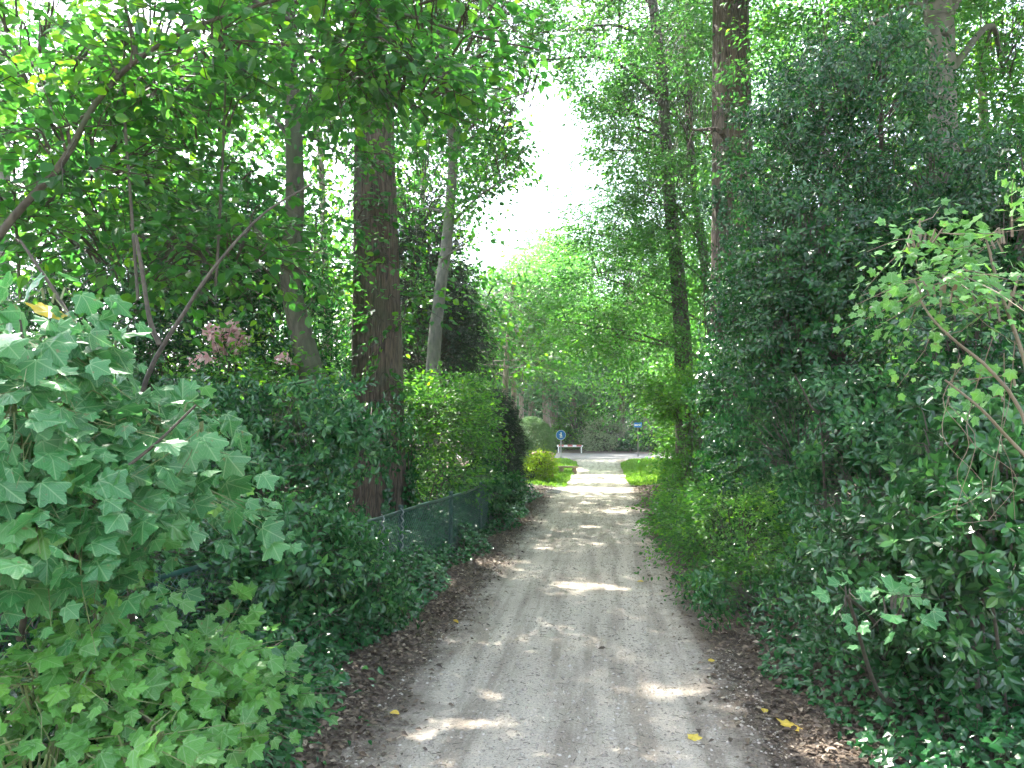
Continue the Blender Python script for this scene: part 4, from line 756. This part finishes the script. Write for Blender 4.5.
# wooden gate post with rounded top rail
gp = P(552, 480, 21.4); gr = empty('wooden_gate', (gp[0], gp[1], 0), 'pinkish wooden gate with curved top standing behind the yellow green hedge', 'gate')
mb = MB(); mb.box((gp[0], gp[1], .36), (.09, .09, .72), 0, 0, .01); mb.build('post', M['pinkwood'], gr)
mb = MB(); mb.box((gp[0] - .5, gp[1] + .05, .36), (.09, .09, .72), 0, 0, .01); mb.build('post', M['pinkwood'], gr)
mb = MB(); t = np.linspace(0, math.pi, 14); mb.tube(np.stack([gp[0] - .25 + .29 * np.cos(t), np.full(14, gp[1] + .02), .70 + .05 * np.sin(t)], 1), .035, 8); mb.build('top_rail', M['pinkwood'], gr)
for k in range(4):
    mb = MB(); mb.box((gp[0] - .11 - .095 * k, gp[1] + .03, .38), (.07, .025, .64), 0, 0, .004); mb.build('slat', M['pinkwood'], gr)
# low bench of a plank on two stumps
bp = P(568, 476, 24); br = empty('plank_bench', (bp[0], bp[1], 0), 'low weathered plank on two stumps standing on the left grass', 'bench')
mb = MB(); mb.box((bp[0], bp[1], .21), (.62, .22, .05), .08, 0, .012); mb.build('seat', M['wood'], br)
for s_ in (-.2, .2):
    mb = MB(); mb.tube([(bp[0] + s_, bp[1], 0), (bp[0] + s_, bp[1], .12), (bp[0] + s_, bp[1], .184)], [.075, .07, .07], 10); mb.build('leg', M['wood'], br)
# round blue sign
sp_ = P(561, 458, 32.6); sx, sY = sp_[0], sp_[1]; sr = empty('road_sign', (sx, sY, 0), 'round blue traffic sign with a white pictogram on a grey post at the road', 'road sign')
sz = P(561, 435, sY)[2]
mb = MB(); mb.tube([(sx, sY, -.1), (sx, sY, sz * .5), (sx, sY, sz + .18)], .028, 10); mb.build('post', M['pale_metal'], sr)
def disc(mb, x, y, z, r, th, n=40, mat=0):
    a = np.linspace(0, 2 * math.pi, n, endpoint=False); o = np.stack([x + r * np.cos(a), np.full(n, y), z + r * np.sin(a)], 1); bk = o + [0, th, 0]; q = np.arange(n); k = (q + 1) % n
    mb.add(np.concatenate([o, [[x, y, z]], bk, [[x, y + th, z]]]), np.concatenate([np.stack([q, k, np.full(n, n)], 1), np.stack([k + n + 1, q + n + 1, np.full(n, 2 * n + 1)], 1)]), mat)
    mb.add(np.concatenate([o, bk]), np.stack([q, k, k + n, q + n], 1), mat)
mb = MB(); disc(mb, sx, sY - .036, sz, .21, .012, mat=0); mb.build('sign_face', M['white'], sr)
mb = MB(); disc(mb, sx, sY - .043, sz, .195, .004); mb.build('blue_disc', M['blue'], sr)
mb = MB(); disc(mb, sx + .01, sY - .05, sz + .09, .028, .004, 16); mb.box((sx + .01, sY - .048, sz + .01), (.05, .004, .11)); mb.box((sx - .025, sY - .0475, sz - .07), (.03, .003, .11)); mb.box((sx + .04, sY - .0475, sz - .07), (.03, .003, .11)); mb.box((sx - .04, sY - .0475, sz + .02), (.05, .003, .03)); mb.build('pictogram', M['white'], sr)
# small blue direction sign to the right
q = P(638, 455, 36); qz = P(638, 425, 36)[2]; qr = empty('street_sign', (q[0], q[1], 0), 'small blue rectangular sign on a pale post among the far trees', 'street sign')
mb = MB(); mb.tube([(q[0], q[1], -.1), (q[0], q[1], 1), (q[0], q[1], qz + .15)], .022, 10); mb.build('post', M['greybark'], qr)
mb = MB(); mb.box((q[0], q[1] - .05, qz), (.36, .02, .22), 0, 0, .006); mb.build('sign_face', M['blue'], qr)
mb = MB(); mb.box((q[0], q[1] - .063, qz), (.30, .004, .045)); mb.build('white_band', M['white'], qr)
# red and white barrier
b0 = P(557, 455, 40); b1 = P(583, 455, 40); zb = .36; rr_ = empty('road_barrier', ((b0[0] + b1[0]) / 2, 40, 0), 'low white and red barrier board on short legs across the road', 'barrier')
mb = MB(); mb.box(((b0[0] + b1[0]) / 2, 40, zb), (b1[0] - b0[0], .05, .11), 0, 0, .008); mb.build('board', M['white'], rr_)
for k in range(3):
    mb = MB(); mb.box((b0[0] + .22 + k * .46, 39.972, zb + .02), (.26, .004, .095)); mb.build('red_band', M['red'], rr_)
for xx in (b0[0] + .08, b1[0] - .08):
    mb = MB(); mb.box((xx, 40, .15), (.06, .05, .31), 0, 0, .006); mb.build('leg', M['white'], rr_)
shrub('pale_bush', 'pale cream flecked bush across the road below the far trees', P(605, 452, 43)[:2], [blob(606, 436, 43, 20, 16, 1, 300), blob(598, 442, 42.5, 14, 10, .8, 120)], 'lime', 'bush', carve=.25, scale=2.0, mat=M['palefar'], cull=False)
shrub('rhododendron', 'dark green mound of shrubs behind the round blue sign', P(578, 452, 44)[:2], [blob(580, 432, 46, 26, 22, 1.4, 330), blob(560, 440, 45, 16, 14, 1.2, 130)], 'lime', 'shrub', carve=.25, scale=2.2, mat=M['hornbeam'], cull=False)
shrub('undergrowth', 'tall shadowy thicket filling the space between the far trunks', P(600, 452, 53)[:2], [blob(560, 425, 53, 50, 28, 2, 420), blob(620, 425, 54, 50, 30, 2, 420), blob(500, 430, 54, 40, 25, 2, 260), blob(680, 420, 52, 40, 30, 2, 260)], 'far', 'thicket', carve=.2, mat=M['viburnum'], cull=False)
shrub('undergrowth', 'dark low shrubbery along the far side of the road on the right', P(640, 452, 43)[:2], [blob(640, 446, 43, 24, 7, 1, 240), blob(665, 440, 43, 20, 14, 1, 200), blob(540, 448, 44, 20, 7, 1, 160)], 'lime', 'shrub', carve=.2, scale=2.0, mat=M['viburnum'], cull=False)
far = [(-4.5, 50, 13, 4.5, .15, 'rounded far tree left of the sky gap above the clipped hedge'), (-.8, 56, 17, 5, .22, 'tall hazy tree rising straight behind the end of the path'), (3.5, 58, 20, 5.5, .2, 'tallest far tree right of the sky gap'), (-9, 58, 13, 5, .1, 'far tree mostly hidden behind the yew and conifer'),
       (8, 54, 19, 5, .15, 'far tree behind the sunlit right hedge'), (-2.6, 66, 15, 5, .12, 'most distant tree at the bottom of the sky gap'), (14, 48, 18, 6, .1, 'far tree hidden behind the layered beech'), (-16, 46, 12, 5, .1, 'far tree beyond the left garden'), (3, 47, 10, 3.2, .3, 'lower far tree standing above the pale bush')]
for x, y, h, r, low, lb in far:
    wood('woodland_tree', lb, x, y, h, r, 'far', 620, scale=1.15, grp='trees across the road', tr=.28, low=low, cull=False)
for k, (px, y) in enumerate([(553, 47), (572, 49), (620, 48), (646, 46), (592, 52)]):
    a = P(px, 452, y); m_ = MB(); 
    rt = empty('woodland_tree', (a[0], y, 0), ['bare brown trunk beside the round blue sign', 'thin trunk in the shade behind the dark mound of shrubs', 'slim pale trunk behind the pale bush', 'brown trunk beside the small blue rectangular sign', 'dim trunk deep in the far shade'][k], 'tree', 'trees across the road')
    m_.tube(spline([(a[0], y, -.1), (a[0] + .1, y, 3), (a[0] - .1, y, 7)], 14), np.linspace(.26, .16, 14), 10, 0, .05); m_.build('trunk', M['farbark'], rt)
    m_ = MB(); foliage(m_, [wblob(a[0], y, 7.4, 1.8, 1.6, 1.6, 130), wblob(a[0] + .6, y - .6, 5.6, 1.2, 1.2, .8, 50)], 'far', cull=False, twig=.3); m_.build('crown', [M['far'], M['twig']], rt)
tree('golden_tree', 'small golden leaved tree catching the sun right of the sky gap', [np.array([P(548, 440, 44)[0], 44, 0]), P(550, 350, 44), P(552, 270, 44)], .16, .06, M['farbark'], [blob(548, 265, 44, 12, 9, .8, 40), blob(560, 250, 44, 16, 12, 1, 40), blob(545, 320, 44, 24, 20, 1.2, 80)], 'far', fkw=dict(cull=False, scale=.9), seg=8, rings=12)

# a closing belt of woodland far off
def belt():
    mb = MB()
    bl = [wblob(x, y, 5, 9, 4, 6, 260) for x, y in [(-14, 72), (-7, 74), (0, 76), (7, 74), (14, 70), (-60, 90), (-40, 92), (-22, 95), (-6, 98), (10, 95), (26, 92), (45, 88), (62, 80), (-70, 60), (-60, 40), (70, 55), (60, 35), (50, 15), (-55, 20)]]
    foliage(mb, bl, 'far', cull=False, scale=3.0, twig=0, carve=.3, holes=False)
    tag(mb.build('woodland', [M['far'], M['twig']]), 'distant belt of woodland beyond the road', 'woodland', kind='stuff')
belt()

# ================================================================== HAZE
hb = MB(); hb.box((0, 50, 14), (640, 540, 30)); ho = hb.build('haze', []) ; tag(ho, 'thin pale summer haze filling the lane', 'haze', kind='stuff')
hm = bpy.data.materials.new('haze_air'); hm.use_nodes = True; hm.node_tree.nodes.clear()
pv = hm.node_tree.nodes.new('ShaderNodeVolumePrincipled'); ho_ = hm.node_tree.nodes.new('ShaderNodeOutputMaterial'); hm.node_tree.links.new(pv.outputs[0], ho_.inputs['Volume'])
pv.inputs['Color'].default_value = (.93, .96, 1, 1); pv.inputs['Density'].default_value = .0008; pv.inputs['Anisotropy'].default_value = .3
ho.data.materials.append(hm)

# ================================================================== LIGHT
w = bpy.data.worlds.new('World'); SC.world = w; w.use_nodes = True; n = w.node_tree.nodes; l = w.node_tree.links
sky = n.new('ShaderNodeTexSky'); sky.sky_type = 'NISHITA'; sky.sun_disc = False; sky.sun_elevation = SUN_EL; sky.sun_rotation = SUN_AZ; sky.dust_density = 2.0; sky.ozone_density = 1.0
bg = n['Background']; hz = n.new('ShaderNodeHueSaturation'); hz.inputs['Saturation'].default_value = .62; l.new(sky.outputs[0], hz.inputs['Color']); l.new(hz.outputs[0], bg.inputs[0]); bg.inputs[1].default_value = .105
sl = bpy.data.lights.new('sun', 'SUN'); so = bpy.data.objects.new('sun', sl); COL.objects.link(so); sl.energy = 3.5; sl.angle = rad(.53); sl.color = (1, .95, .86)
so.rotation_euler = Vector(-SUN).to_track_quat('-Z', 'Y').to_euler(); so.location = (4, 6, 30)

SC.render.engine = 'CYCLES'; c = SC.cycles
c.volume_bounces = 1; c.volume_max_steps = 64; c.max_bounces = 8; c.diffuse_bounces = 5; c.glossy_bounces = 2; c.transmission_bounces = 6; c.transparent_max_bounces = 4; c.caustics_reflective = False; c.caustics_refractive = False
c.sample_clamp_indirect = 6; c.use_denoising = True; c.use_adaptive_sampling = True; c.adaptive_threshold = .03
vs = SC.view_settings; vs.view_transform = 'Standard'; vs.look = 'None'; vs.gamma = 1; vs.exposure = 3.48
